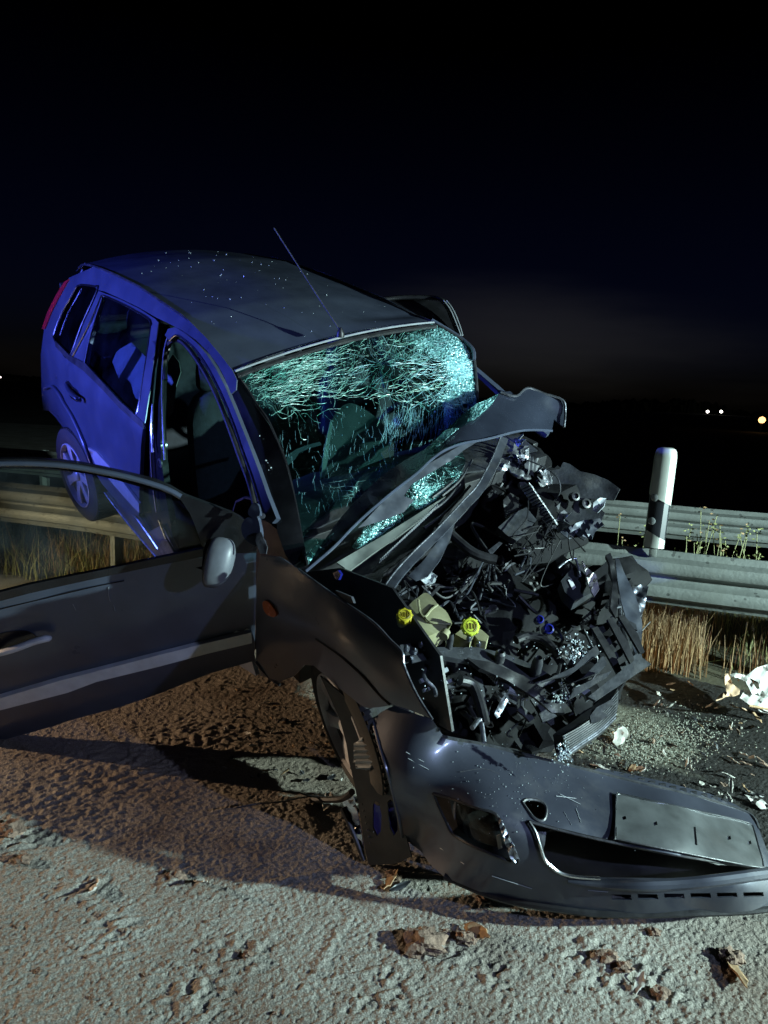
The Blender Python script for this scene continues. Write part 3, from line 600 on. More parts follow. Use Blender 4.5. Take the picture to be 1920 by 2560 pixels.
# --- body side
rail_low = [(578, 985), (562, 945), (546, 915), (520, 880), (490, 850), (455, 826), (416, 806), (389, 793), (340, 765), (300, 746), (246, 722), (192, 700)]
quarter = [(234, 667), (205, 680), (173, 694), (163, 712), (146, 742), (128, 775), (110, 822), (102, 887), (103, 945), (104, 984), (107, 1026), (122, 1027), (138, 1043), (157, 1068), (176, 1095), (192, 1130), (205, 1160), (222, 1170), (232, 1168), (211, 1111), (184, 1049), (157, 1014), (161, 995), (161, 940), (174, 893), (205, 820), (246, 725), (262, 729), (300, 746), (340, 765), (389, 793), (416, 806), (455, 826), (490, 850), (520, 880), (546, 915), (562, 945), (578, 985), (590, 975), (592, 950), (581, 926), (554, 891), (516, 845), (466, 795), (408, 756), (350, 717), (281, 683)]
qwin = [(192, 717), (205, 712), (235, 716), (244, 724), (205, 812), (173, 893), (150, 870), (136, 848), (136, 833), (157, 779)]
sheet('quarter_panel', quarter, S, PAINT, CAR, holes=[qwin], res=15, th=.004, mirror=CAR)
sheet('quarter_glass', [(190, 713), (206, 708), (236, 712), (247, 722), (207, 816), (174, 897), (147, 872), (133, 848), (133, 830), (155, 775)], side(-.008), DGLASS, CAR, res=20, th=.003, mirror=CAR)
tube('quarter_glass_seal', [side(.002)(x, y) for x, y in qwin+[qwin[0]]], .006, GLOSSB, CAR, n=6)
tube('quarter_chrome_edge', [side(.006)(x, y) for x, y in [(192, 716), (178, 742), (157, 779), (144, 812), (137, 834)]], .0045, CHROME, CAR, n=6)
# rear door
rdoor = [(174, 893), (246, 727), (300, 748), (345, 770), (389, 798), (384, 830), (377, 880), (368, 960), (358, 1057), (352, 1120), (349, 1200), (347, 1288), (335, 1290), (300, 1262), (289, 1250), (255, 1210), (232, 1172), (211, 1111), (184, 1049), (157, 1014), (161, 995), (161, 940)]
rwin = [(254, 742), (262, 740), (300, 757), (340, 778), (368, 795), (377, 812), (370, 870), (356, 960), (338, 1042), (300, 1010), (256, 962), (213, 912), (222, 860), (238, 800)]
rd = sheet('rear_door', rdoor, side(.003), PAINT, CAR, holes=[rwin], res=15, th=.02, mirror=CAR)
sheet('rear_door_glass', [(x+(-3 if x < 300 else 2), y-2) for x, y in rwin], side(-.010), GLASS, rd, res=24, th=.003)
W_ = sheet('door_edge_strip', [(389, 799), (396, 806), (377, 960), (362, 1058), (336, 1044), (356, 960), (372, 862), (378, 815)], side(.008), PAINT, rd, res=12, th=.004)
tube('rear_window_seal', [side(.006)(x, y) for x, y in rwin+[rwin[0]]], .0055, GLOSSB, rd, n=6)
tube('rear_quarterlight_bar', [side(.006)(x, y) for x, y in [(256, 745), (238, 800), (224, 850), (212, 908)]], .006, PAINT, rd, n=6)
tube('rear_chrome_edge', [side(.009)(x, y) for x, y in [(254, 738), (222, 812), (180, 893)]], .0035, CHROME, rd, n=6)
sheet('rear_belt_moulding', [(138, 852), (173, 888), (213, 908), (256, 956), (300, 1004), (338, 1038), (358, 1056), (358, 1072), (338, 1056), (300, 1022), (250, 968), (207, 926), (172, 902), (138, 866)], side(.012), BLACK, rd, res=12, th=.012)
hd = sheet('handle_recess', [(163, 955), (170, 952), (181, 966), (192, 975), (201, 990), (203, 1002), (192, 1005), (178, 996), (166, 976)], side(.006), GLOSSB, rd, res=8, th=.002)
hb = tube('door_handle', [side(.015)(166, 962), side(.04)(174, 981), side(.045)(190, 994), side(.02)(201, 1001)], .013, PAINT, rd, n=10, flat=.55)
sheet('side_moulding', [(219, 1119), (240, 1130), (300, 1195), (347, 1259), (348, 1283), (320, 1254), (270, 1196), (238, 1160)], side(.016), GPLAST, rd, res=12, th=.012)
# wheel arch lip, tail lamp, rear bumper corner, tailgate
tube('wheel_arch_lip', [side(.012)(x, y) for x, y in [(111, 972), (128, 966), (146, 984), (162, 1012), (184, 1049), (211, 1111), (228, 1160)]], .010, PAINT, CAR, n=8)
sheet('tail_lamp', [(173, 697), (168, 705), (146, 745), (128, 780), (112, 822), (104, 822), (118, 780), (138, 740), (160, 705)], side(.006), REDL, CAR, res=9, th=.02, mirror=CAR)
tg = []
for i in range(14):
    z = .35+1.05*i/13; xx = -3.08+.26*max(0, (z-.9))**1.2
    for j in range(13):
        v = -1+2*j/12; tg.append(car(xx-.10*(1-v*v), v*(s_half(-2.9, z)-.12), z))
build('tailgate', tg, [(i*13+j, i*13+j+1, (i+1)*13+j+1, (i+1)*13+j) for i in range(13) for j in range(12)], PAINT, CAR, solid=.01)
# sill, floor, inner shell
sheet('sill', [(300, 1262), (335, 1290), (347, 1288), (372, 1330), (405, 1312), (445, 1390), (560, 1560), (620, 1620), (640, 1690), (560, 1640), (470, 1500), (395, 1402), (330, 1320), (262, 1232), (270, 1235)], side(-.02), PAINT, CAR, res=22, th=.02)
for off, pl in ((.002, [(262, 1232), (310, 1296), (395, 1398)]), (-.01, [(300, 1250), (345, 1300), (410, 1394)]), (.0, [(398, 1300), (415, 1345), (441, 1386)])):
    tube('sill_edge_strip', [side(off)(x, y) for x, y in pl], .006, CHROME, CAR, n=6)
sheet('sill_end_plate', [(388, 1382), (405, 1350), (418, 1352), (436, 1386), (410, 1391)], side(.012), STEEL, CAR, res=14, th=.003)
def cbox(name, x, y, z, hx, hy, hz, mat, parent=CAR, yaw=0, pitch=0, roll=0, bevel=.006, **kw):
    return box(name, car(x, y, z), (hx, hy, hz), mat, parent, ax=rax(CAX, yaw, pitch, roll), bevel=bevel, **kw)
cbox('floor_pan', -1.7, 0, .24, 1.35, .72, .03, BLACK)
cbox('boot_floor', -2.75, 0, .62, .40, .68, .02, BLACK)
cbox('rear_shelf_panel', -2.95, 0, .95, .02, .66, .35, FABRIC)
cbox('firewall', -.28, 0, .62, .03, .70, .36, BLACK)
cbox('far_side_lining', -1.35, .80, .62, .95, .02, .34, BLACK)
cbox('fuel_tank', -2.1, 0, .20, .35, .5, .10, BLACK, bevel=.05)
cbox('exhaust_silencer', -2.9, .35, .22, .18, .2, .08, STEEL, bevel=.04)
# seats
def seat(y, x=-1.25, rear=False):
    def blob(name, cx, cz, hx, hy, hz, p, par, top=1.0):
        V = []; Fc = []; nu, nvv = 14, 10
        R = RC @ rot(0, p, 0)
        for i in range(nvv+1):
            a = -math.pi/2+math.pi*i/nvv
            for k in range(nu):
                b = 2*math.pi*k/nu; e_ = .45
                c1 = math.copysign(abs(math.cos(a))**e_, math.cos(a)); s1_ = math.copysign(abs(math.sin(a))**e_, math.sin(a))
                q = np.array([hx*c1*math.copysign(abs(math.cos(b))**.6, math.cos(b)), hy*c1*math.copysign(abs(math.sin(b))**.6, math.sin(b))*(1-.12*s1_), hz*s1_]); V.append(car(cx, y, cz)+R @ q)
        for i in range(nvv):
            for k in range(nu): Fc.append((i*nu+k, i*nu+(k+1) % nu, (i+1)*nu+(k+1) % nu, (i+1)*nu+k))
        return build(name, V, Fc, FABRIC, par)
    s_ = blob('seat', x+.2, .42, .26, .26, .08, 0, CAR)
    blob('seat_back', x-.08, .78, .09, .25, .36, -.22, s_); blob('headrest', x-.19, 1.20, .06, .14, .10, -.15, s_)
    for dy in (-.06, .06): tube('headrest_post', [car(x-.15, y+dy, 1.05), car(x-.18, y+dy, 1.16)], .007, CHROME, s_, n=6, smooth_path=False)
seat(-.38); seat(.38); seat(-.36, -2.15); seat(.36, -2.15)
cbox('parcel_shelf', -2.62, 0, .98, .22, .62, .015, FABRIC)
# dashboard and steering wheel (seen through the screen)
V = []
for i in range(10):
    t = i/9; prof = [(-.30, .98), (-.42, 1.00), (-.55, .985), (-.68, .95), (-.76, .90), (-.79, .84), (-.78, .76), (-.74, .68), (-.66, .62), (-.55, .6)][i]
    for j in range(15): yy = -.70+1.4*j/14; V.append(car(prof[0]+.02*math.sin(j*1.3), yy, prof[1]+.012*math.sin(j*.9+i)))
build('dashboard', V, [(i*15+j, i*15+j+1, (i+1)*15+j+1, (i+1)*15+j) for i in range(9) for j in range(14)], DPLAST, CAR, solid=.01)
stc = car(-.93, .36, .98); sax = RC @ np.array([-.85, 0, .5]); sax /= np.linalg.norm(sax); su, sv = frame_of(sax)
sw = tube('steering_wheel', [stc+.185*(su*math.cos(a)+sv*math.sin(a)) for a in np.linspace(0, 2*math.pi, 25)], .015, BLACK, CAR, n=8, smooth_path=False)
lathe('steering_hub', stc, sax, [(.08, -.05), (.08, 0), (.06, .02), (0, .03)], BLACK, sw, n=18)
for a in (.3, 2.2, 4.1): tube('steering_spoke', [stc, stc+.18*(su*math.cos(a)+sv*math.sin(a))], .014, BLACK, sw, n=6, smooth_path=False)
# deflated airbags, curtain bag behind the rear window
db = tps([(820, 1050, 3.05), (940, 1060, 3.2), (800, 1250, 2.85), (960, 1240, 3.05)])
sheet('deflated_airbag', [(812, 1140), (822, 1085), (829, 1052), (850, 1020), (880, 1008), (925, 1032), (962, 1065), (985, 1110), (978, 1170), (955, 1215), (920, 1235), (850, 1245), (808, 1215), (800, 1175)], dsurf(db, 0, .02, 40, 3), DARKCL, CAR, res=16, th=.003, smooth_outline=True)
sheet('airbag_edge', [(826, 1052), (832, 1060), (822, 1120), (818, 1160), (812, 1195), (804, 1192), (806, 1150), (815, 1100)], dsurf(db, -.02, .006, 30, 4), AIRBAG, CAR, res=10, th=.003)
sheet('curtain_airbag', [(276, 895), (300, 872), (328, 856), (352, 880), (372, 900), (360, 960), (348, 1010), (340, 1048), (318, 1010), (302, 960), (285, 915)], lambda x, y: side(-.12-.03*math.sin(x/14+y/23))(x, y), AIRBAG, CAR, res=12, th=.003)
sheet('curtain_airbag', [(300, 1010), (330, 1008), (345, 1030), (338, 1060), (318, 1040)], lambda x, y: side(-.10-.02*math.sin(x/9))(x, y), AIRBAG, CAR, res=10, th=.003)
sheet('loose_seat_cloth', [(420, 905), (432, 885), (447, 905), (452, 930), (440, 965), (432, 1030), (420, 1045), (414, 960)], lambda x, y: side(-.38)(x, y), AIRBAG, CAR, res=10, th=.004)
# pillars
sheet('centre_pillar', [(389, 800), (412, 812), (420, 840), (408, 880), (402, 960), (400, 1050), (404, 1150), (414, 1240), (430, 1330), (436, 1400), (395, 1402), (372, 1330), (352, 1285), (352, 1150), (360, 1057), (378, 930)], side(-.035), GLOSSB, CAR, res=18, th=.03, mirror=CAR)
for off, pl, m_ in ((-.02, [(405, 816), (392, 900), (384, 990), (378, 1080), (380, 1180), (392, 1280)], PAINT), (-.02, [(424, 832), (411, 880), (406, 960), (408, 1060), (412, 1150)], DPLAST), (-.015, [(382, 1010), (380, 1070), (382, 1130)], CHROME)):
    tube('pillar_seal', [side(off)(x, y) for x, y in pl], .006, m_, CAR, n=6)
lathe('pillar_latch', side(-.02)(402, 1157), -RC[:, 1], [(.022, 0), (.022, .006), (.014, .007), (.013, .003), (0, .003)], DPLAST, CAR, n=18)
apil = [(412, 838), (420, 822), (438, 818), (462, 832), (490, 855), (516, 885), (540, 922), (562, 965), (582, 1012), (602, 1062), (622, 1112), (645, 1172), (668, 1238), (691, 1296), (680, 1308), (664, 1304), (645, 1245), (627, 1188), (606, 1130), (585, 1068), (563, 1012), (540, 962), (515, 915), (485, 872), (458, 848), (440, 838), (424, 852)]
sheet('windscreen_pillar', apil, side(.0), PAINT, CAR, res=12, th=.02, mirror=CAR)
tube('pillar_edge_bright', [side(.004)(x, y) for x, y in [(424, 852), (440, 838), (458, 848), (485, 872), (515, 915), (540, 962), (563, 1012), (585, 1068), (606, 1130), (627, 1188), (645, 1245), (662, 1300)]], .0045, CHROME, CAR, n=6)
tube('door_aperture_seal', [side(-.03)(x, y) for x, y in [(414, 950), (412, 900), (418, 866), (438, 850), (462, 862), (492, 900), (522, 950), (548, 1005), (575, 1075), (600, 1145), (625, 1215), (640, 1280)]], .010, BLACK, CAR, n=8)
pf = tps([(581, 926, 2.88), (540, 925, 2.93), (640, 1010, 2.74), (590, 1035, 2.80), (716, 1163, 2.60), (655, 1200, 2.58), (765, 1410, 2.42), (691, 1300, 2.46)])
sheet('pillar_front_face', [(581, 928), (600, 955), (640, 1015), (672, 1060), (695, 1110), (716, 1165), (732, 1225), (745, 1285), (758, 1350), (772, 1420), (742, 1424), (715, 1390), (693, 1330), (691, 1298), (668, 1240), (645, 1174), (622, 1114), (602, 1064), (582, 1014), (562, 967), (548, 930), (560, 915)], dsurf(pf, .01), GLOSSB, CAR, res=18, th=.006)
sheet('hinge_pillar', [(600, 1300), (664, 1300), (700, 1330), (745, 1420), (745, 1560), (700, 1700), (650, 1690), (636, 1560), (625, 1420)], dsurf(tps([(600, 1300, 2.72), (745, 1420, 2.5), (640, 1690, 2.9), (745, 1560, 2.6)]), .03), BLACK, CAR, res=24, th=.02)
sheet('broken_hinge_cover', [(603, 1320), (608, 1303), (622, 1291), (640, 1290), (648, 1308), (652, 1340), (655, 1378), (640, 1366), (622, 1356), (608, 1342)], dsurf(tps([(600, 1300, 2.42), (660, 1380, 2.38), (620, 1390, 2.4)]), 0, .002, 24, 2), PAINT, CAR, res=8, th=.02, smooth_outline=True)
sheet('broken_hinge_cover', [(620, 1278), (632, 1258), (645, 1262), (650, 1285), (640, 1292), (624, 1290)], dsurf(tps([(600, 1250, 2.42), (660, 1280, 2.38), (620, 1290, 2.4)]), 0, .002, 22, 2), PAINT, CAR, res=8, th=.015, smooth_outline=True)
sheet('hinge_bracket', [(640, 1335), (652, 1330), (668, 1368), (665, 1385), (650, 1384), (638, 1352)], dsurf(tps([(600, 1300, 2.40), (660, 1380, 2.36), (620, 1390, 2.37)]), 0, .002, 22, 5), STEEL, CAR, res=8, th=.006)
lathe('hinge_bolt', P(656, 1290, 2.42), -FWD, [(.011, 0), (.011, .006), (0, .008)], STEEL, CAR, n=8)
# left door frame, bent outwards, seen beyond the roof
ld = [P(930, 752, 3.9), P(1000, 744, 3.95), P(1070, 744, 3.95), P(1105, 750, 3.9), P(1122, 772, 3.85), P(1136, 805, 3.78), P(1150, 838, 3.7)]
fl = tube('left_door_frame', ld, .022, GLOSSB, CAR, n=10, flat=.6)
for k, (dx, m_) in enumerate(((-6, CHROME), (2, GPLAST), (9, GPLAST))):
    tube('frame_bead', [P(1107+dx, 752, 3.86), P(1123+dx, 774, 3.81), P(1137+dx, 806, 3.74), P(1150+dx*.7, 838, 3.66)], .0045, m_, fl, n=6)
sheet('left_door_skin', [(940, 756), (1000, 748), (1070, 749), (1104, 756), (1120, 780), (1134, 815), (1140, 838), (1085, 803), (982, 762)], dsurf(tps([(940, 756, 3.95), (1140, 838, 3.72), (1000, 748, 4.0), (1085, 803, 3.8)]), .03), GLOSSB, CAR, res=20, th=.01)
# --- windscreen
wc = [(590, 930, 2.90), (1085, 806, 3.48), (1142, 842, 3.46), (1185, 900, 3.42), (1193, 1011, 3.32), (770, 1418, 2.42), (695, 1110, 2.68), (641, 1015, 2.77), (900, 1010, 3.02), (940, 1200, 2.86), (1000, 900, 3.22), (790, 1010, 2.93)]
wd = tps(wc)
wout = [(585, 932), (700, 903), (830, 868), (960, 834), (1085, 808), (1118, 822), (1142, 842), (1165, 864), (1180, 882), (1187, 915), (1189, 960), (1193, 1012), (1150, 1060), (1062, 1135), (961, 1195), (858, 1302), (800, 1372), (767, 1416), (757, 1375), (748, 1320), (738, 1262), (716, 1165), (695, 1110), (668, 1050), (641, 1012), (612, 965)]
W_C1 = tuple(to_car(P(1170, 940, wd(1170, 940)))); W_C2 = tuple(to_car(P(860, 900, wd(860, 900)))); W_C3 = tuple(to_car(P(680, 960, wd(680, 960)))); W_C4 = tuple(to_car(P(1010, 880, wd(1010, 880)))); W_C5 = tuple(to_car(P(780, 1400, wd(780, 1400))))
W_C8 = tuple(to_car(P(1120, 860, wd(1120, 860)))); W_C6 = tuple(to_car(P(1020, 1050, wd(1020, 1050)))); W_C7 = tuple(to_car(P(890, 1230, wd(890, 1230))))
CRACK = crack_mat('shattered_windscreen', [(W_C1, .42, 1.15), (W_C8, .28, .7), (W_C2, .30, .35), (W_C3, .24, .36), (W_C4, .26, .40), (W_C5, .16, 1.2), (W_C6, .18, .45), (W_C7, .18, .25)], .02)
sheet('windscreen', wout, dsurf(wd, 0, .006, 45, 8), CRACK, CAR, res=14, th=.005)
CRK = pbr('fracture_line', (.34, .72, .82), .35, 0, .3, 60, spec=.9); CRKG = pbr('fracture_line_green', (.26, .62, .52), .35, 0, .3, 60, spec=.9)
def crack_lines(name, gens, mat, off=-.006):
    V = []; Fc = []; poly = np.array(wout, float)
    for (x, y, ang, n, step, wob, w_) in gens:
        pts = []
        for k in range(n):
            if not inside(np.array([x, y]), poly): break
            pts.append(P(x, y, wd(x, y)+.006*math.sin(x/45)*math.sin(y/35)+off+RNG.normal(0, .0015))); ang += RNG.normal(0, wob); x += step*math.cos(ang); y += step*math.sin(ang)
        for a, b in zip(pts[:-1], pts[1:]):
            d = b-a; nn = np.cross(d, a-EYE); nn = nn/(np.linalg.norm(nn)+1e-9)*w_*.72*RNG.uniform(.2, 1.); i = len(V); V += [a-nn, a+nn, b+nn*.8, b-nn*.8]; Fc.append((i, i+1, i+2, i+3))
    build(name, V, Fc, mat, CAR, smooth=False, kind='stuff')
gr, gc = [], []
for i in range(110):                       # long arcs sweeping from the left edge up to the header
    x = RNG.uniform(600, 800); y = 925+(x-600)*(-.27)+abs(RNG.normal(0, 1))*48+8; gr.append((x, y, RNG.normal(-.30+.0*(y-900), .22), int(RNG.uniform(5, 20)), 8, .20, .0009))
for i in range(420):                       # short rungs between the arcs
    x = RNG.uniform(620, 1050); yy = 935-.25*(x-600); gr.append((x, yy+RNG.uniform(0, 95), RNG.uniform(-1.9, 1.9), int(RNG.uniform(2, 6)), 8, .5, .0008))
for i in range(120):
    x = RNG.uniform(620, 1120); gr.append((x, 985+RNG.normal(0, 16)-.05*(x-800), RNG.normal(0, .35), int(RNG.uniform(3, 14)), 8, .3, .0010))
for i in range(190):                       # star from the far impact point
    a = RNG.uniform(0, 6.283); r0 = RNG.uniform(0, 90); gc.append((1150+r0*math.cos(a), 925+r0*math.sin(a), a+RNG.normal(0, .30), int(RNG.uniform(3, 14)), 9, .16, .0009))
for i in range(720):                       # fine net round it
    a = RNG.uniform(0, 6.283); r0 = abs(RNG.normal(0, 75)); gc.append((1155+r0*math.cos(a)*.7, 915+r0*math.sin(a), RNG.uniform(0, 6.28), int(RNG.uniform(2, 7)), 6, .5, .0010))
for i in range(60):                       # star from the centre, long straight rays
    a = RNG.uniform(0, 6.283); r0 = RNG.uniform(15, 110); gc.append((985+r0*math.cos(a)*1.2, 915+r0*math.sin(a)*.6, a+RNG.normal(0, .35), int(RNG.uniform(3, 11)), 9, .12, .0007))
for i in range(150):                       # near vertical streaks below
    gc.append((RNG.uniform(960, 1150), RNG.uniform(1000, 1080), 1.45+RNG.normal(0, .12)+.25, int(RNG.uniform(3, 12)), 7, .06, .0007))
for i in range(200):
    gc.append((RNG.uniform(690, 1000), RNG.uniform(1010, 1280), RNG.uniform(1.1, 1.8), int(RNG.uniform(2, 7)), 6, .09, .0006))
for i in range(120): gc.append((RNG.uniform(770, 960), 1400-(RNG.uniform(0, 1)**.5)*0, -.9, 2, 6, .3, .0008))
crack_lines('fracture_lines', gr, CRKG); crack_lines('fracture_lines', gc, CRK)
tube('windscreen_edge_left', [dsurf(wd, -.012)(x, y) for x, y in [(585, 932), (612, 965), (641, 1012), (668, 1050), (695, 1110), (716, 1165), (738, 1262), (752, 1340), (767, 1416)]], .008, GLOSSB, CAR, n=6)
tube('windscreen_edge_right', [dsurf(wd, -.006)(x, y) for x, y in [(1085, 806), (1142, 840), (1168, 864), (1182, 884), (1189, 930), (1194, 1010)]], .008, DPLAST, CAR, n=6)
tube('roof_corner_edge', [P(1079, 800, 3.47), P(1142, 838, 3.47), P(1180, 870, 3.42), P(1185, 900, 3.40)], .010, PAINT, CAR, n=6)
sheet('paper_strip', [(712, 1155), (722, 1135), (742, 1122), (770, 1112), (800, 1104), (804, 1112), (775, 1120), (748, 1132), (738, 1148), (720, 1163)], dsurf(wd, .05), INNERP, CAR, res=8, th=.002)
sheet('interior_mirror', [(905, 895), (925, 885), (945, 905), (1000, 925), (1035, 932), (1020, 945), (960, 940), (925, 925)], dsurf(wd, .10), GLOSSB, CAR, res=10, th=.02, smooth_outline=True)
for (a, b) in (((985, 860), (1060, 925)), ((950, 915), (962, 970)), ((1000, 930), (1050, 965))): tube('broken_trim_rod', [P(*a, wd(*a)+.03), P(*b, wd(*b)+.02)], .008, DPLAST, CAR, n=6, smooth_path=False)
# --- bonnet, folded up
hdp = tps([(765, 1428, 2.36), (855, 1292, 2.58), (961, 1186, 2.78), (1060, 1127, 2.93), (1151, 1043, 3.08), (1252, 984, 3.22), (1319, 972, 3.30), (1406, 1001, 3.32), (1411, 1066, 3.30), (1377, 1010, 3.32), (1307, 1070, 3.14), (1215, 1093, 3.0), (1111, 1122, 2.86), (1041, 1180, 2.76), (926, 1275, 2.58), (833, 1367, 2.42)])
bon = sheet('bonnet', [(762, 1428), (800, 1365), (855, 1290), (905, 1235), (961, 1184), (1010, 1152), (1060, 1124), (1110, 1080), (1151, 1040), (1200, 1008), (1252, 981), (1275, 978), (1290, 990), (1319, 970), (1360, 984), (1406, 1000), (1413, 1030), (1410, 1068), (1385, 1048), (1380, 1075), (1340, 1072), (1307, 1074), (1262, 1086), (1215, 1096), (1160, 1106), (1111, 1124), (1075, 1150), (1041, 1182), (985, 1225), (926, 1275), (880, 1318), (833, 1367), (790, 1402)], dsurf(hdp, 0, .010, 50, 5), BONM, CAR, res=14, th=.006)
tube('bonnet_edge', [dsurf(hdp, -.01)(x, y) for x, y in [(764, 1428), (833, 1369), (880, 1320), (926, 1277), (985, 1227), (1041, 1184), (1075, 1152), (1111, 1126), (1160, 1108), (1215, 1098), (1307, 1076), (1380, 1077)]], .006, PAINT, bon, n=6)
tube('bonnet_edge', [dsurf(hdp, -.01)(x, y) for x, y in [(1252, 981), (1290, 990), (1319, 970), (1360, 984), (1406, 1000), (1413, 1030), (1410, 1068)]], .006, STEEL, bon, n=6)
ck2 = crack_mat('shattered_glass_on_bonnet', [(tuple(to_car(P(1190, 1030, 3.05))), .35, 1.0)], .5)
sheet('glass_flap', [(1193, 1008), (1215, 1000), (1248, 983), (1228, 1012), (1190, 1045), (1140, 1075), (1095, 1115), (1062, 1132), (1100, 1088), (1151, 1040)], dsurf(hdp, -.025, .004, 30), ck2, CAR, res=12, th=.004)
# inner rim and glass bulging out under the bonnet
idp = tps([(1262, 1090, 3.16), (1100, 1180, 2.86), (910, 1330, 2.56), (860, 1400, 2.42), (1150, 1150, 2.94), (1000, 1300, 2.68)])
sheet('bonnet_underside', [(1192, 1091), (1140, 1120), (1057, 1168), (1010, 1205), (981, 1230), (950, 1262), (915, 1300), (895, 1320), (960, 1300), (1010, 1280), (1035, 1250), (1010, 1240), (1030, 1210), (1080, 1180), (1130, 1150), (1160, 1125), (1200, 1100)], dsurf(idp, .0, .004, 30), INNERP, CAR, res=12, th=.004)
ck3 = crack_mat('crushed_lower_glass', [(tuple(to_car(P(1090, 1170, 2.9))), .22, 1.1), (tuple(to_car(P(950, 1300, 2.6))), .20, 1.4), (tuple(to_car(P(1050, 1230, 2.8))), .14, .8)], .25)
sheet('crushed_lower_glass', [(1155, 1130), (1130, 1148), (1080, 1176), (1030, 1212), (1012, 1240), (1035, 1252), (1005, 1278), (960, 1296), (920, 1306), (905, 1330), (930, 1345), (985, 1330), (1040, 1300), (1100, 1250), (1150, 1200), (1165, 1150)], dsurf(idp, .02, .006, 25), ck3, CAR, res=12, th=.005)
sheet('crushed_lower_glass', [(760, 1386), (790, 1362), (835, 1332), (838, 1322), (812, 1372), (785, 1396), (772, 1392)], dsurf(tps([(760, 1386, 2.40), (835, 1330, 2.5), (790, 1400, 2.4)]), -.03), ck3, CAR, res=10, th=.005)
sheet('crushed_lower_glass', [(905, 1335), (880, 1365), (890, 1372), (940, 1358), (985, 1342), (960, 1330)], dsurf(idp, .0), ck3, CAR, res=10, th=.005)
# cowl: bright wiper channel, slotted grille, inner rail
cdp = tps([(835, 1420, 2.40), (1120, 1240, 2.84), (1000, 1330, 2.62), (1170, 1250, 2.86), (972, 1465, 2.36), (1262, 1093, 3.12), (1093, 1334, 2.66), (900, 1460, 2.38)])
sheet('cowl_channel', [(842, 1406), (900, 1372), (960, 1338), (1020, 1300), (1070, 1268), (1115, 1240), (1100, 1262), (1050, 1300), (990, 1345), (930, 1385), (868, 1432), (862, 1420)], dsurf(cdp, -.01, .004, 20), pbr('cowl_channel_metal', (.38, .42, .38), .35, .6, .1, 14, .05), CAR, res=12, th=.006)
sheet('cowl_panel', [(845, 1450), (868, 1436), (930, 1390), (990, 1350), (1050, 1304), (1110, 1258), (1160, 1190), (1165, 1230), (1100, 1310), (1030, 1375), (960, 1430), (940, 1480), (900, 1480)], dsurf(cdp, .03, .006, 40), BLACK, CAR, res=16, th=.008)
slots = []
for i in range(34):
    t = i/33; c = np.array([1058-(1058-950)*t, 1305+(1392-1305)*t]) if i < 17 else np.array([1003-(1003-950)*(t-.5)*2, 1352+(1404-1352)*(t-.5)*2])
    c = np.array([1090, 1272])*(1-t)+np.array([948, 1408])*t; a = P(c[0], c[1], cdp(*c)-.0); b = P(c[0]+4, c[1]-12, cdp(*c)-.0); slots.append(tube_vf([a, b], .0018, 4))
build('cowl_slots', *join(slots), GPLAST, CAR)
frp = [(1262, 1094), (1252, 1120), (1240, 1150), (1222, 1185), (1200, 1222), (1170, 1254), (1135, 1292), (1095, 1334), (1055, 1372), (1018, 1410), (992, 1440), (972, 1468)]
def band(pl, wd_, dep, off=0):
    pl = crom([(a, b) for a, b in pl], 3, False); up = []; lo = []
    for i in range(len(pl)):
        t = pl[min(i+1, len(pl)-1)]-pl[max(i-1, 0)]; t = t/np.linalg.norm(t); n_ = np.array([-t[1], t[0]]); ww = wd_[0]+(wd_[1]-wd_[0])*i/(len(pl)-1) if not np.isscalar(wd_) else wd_
        up.append(pl[i]+n_*ww); lo.append(pl[i]-n_*ww)
    return [tuple(q) for q in up+lo[::-1]]
sheet('bonnet_frame_bar', band(frp, (10, 12), cdp), dsurf(cdp, -.05, .004, 20), INNERP, CAR, res=10, th=.012)
tube('bonnet_frame_lip', [dsurf(cdp, -.06)(x-10, y-4) for x, y in frp], .004, STEEL, CAR, n=6)
sheet('bonnet_frame_gusset', [(1140, 1300), (1125, 1350), (1100, 1400), (1070, 1440), (1040, 1452), (1020, 1440), (1060, 1400), (1100, 1345)], dsurf(cdp, -.03, .008, 18), INNERP, CAR, res=10, th=.004)
for (a, b, c) in (((1160, 1165), (1130, 1205), (1080, 1245)), ((1180, 1150), (1150, 1200), (1105, 1240)), ((1150, 1210), (1110, 1255), (1060, 1290)), ((1175, 1215), (1120, 1275), (1060, 1320))):
    tube('wiper_arm', [P(*a, cdp(*a)+.01), P(*b, cdp(*b)-.01), P(*c, cdp(*c))], .006, DPLAST, CAR, n=6)
# --- right front wing
wing = [(747, 1424), (780, 1446), (841, 1492), (885, 1522), (929, 1552), (976, 1600), (1005, 1630), (1010, 1664), (1034, 1721), (1057, 1762), (1081, 1799), (1067, 1792), (1025, 1775), (983, 1762), (950, 1768), (919, 1770), (905, 1765), (850, 1722), (820, 1695), (784, 1664), (762, 1662), (735, 1690), (700, 1705), (655, 1690), (640, 1650), (640, 1560), (642, 1440), (650, 1388), (700, 1392)]
wdp = tps([(747, 1424, 2.36), (929, 1552, 2.10), (1005, 1630, 2.01), (1081, 1799, 1.93), (919, 1770, 2.12), (784, 1664, 2.36), (640, 1690, 2.80), (645, 1390, 2.50), (640, 1550, 2.62), (860, 1600, 2.16)])
wg = sheet('front_wing', wing, dsurf(wdp, 0, .003, 60, 4), PAINT, CAR, res=15, th=.004)
tube('wing_edge', [dsurf(wdp, -.004)(x, y) for x, y in [(747, 1424), (841, 1492), (929, 1552), (976, 1600), (1005, 1630), (1010, 1664), (1034, 1721), (1057, 1762), (1081, 1799)]], .0045, STEEL, wg, n=6)
tube('wing_crease', [dsurf(wdp, -.002)(x, y) for x, y in [(790, 1598), (850, 1640), (905, 1690), (950, 1740), (975, 1762)]], .004, BLACK, wg, n=5)
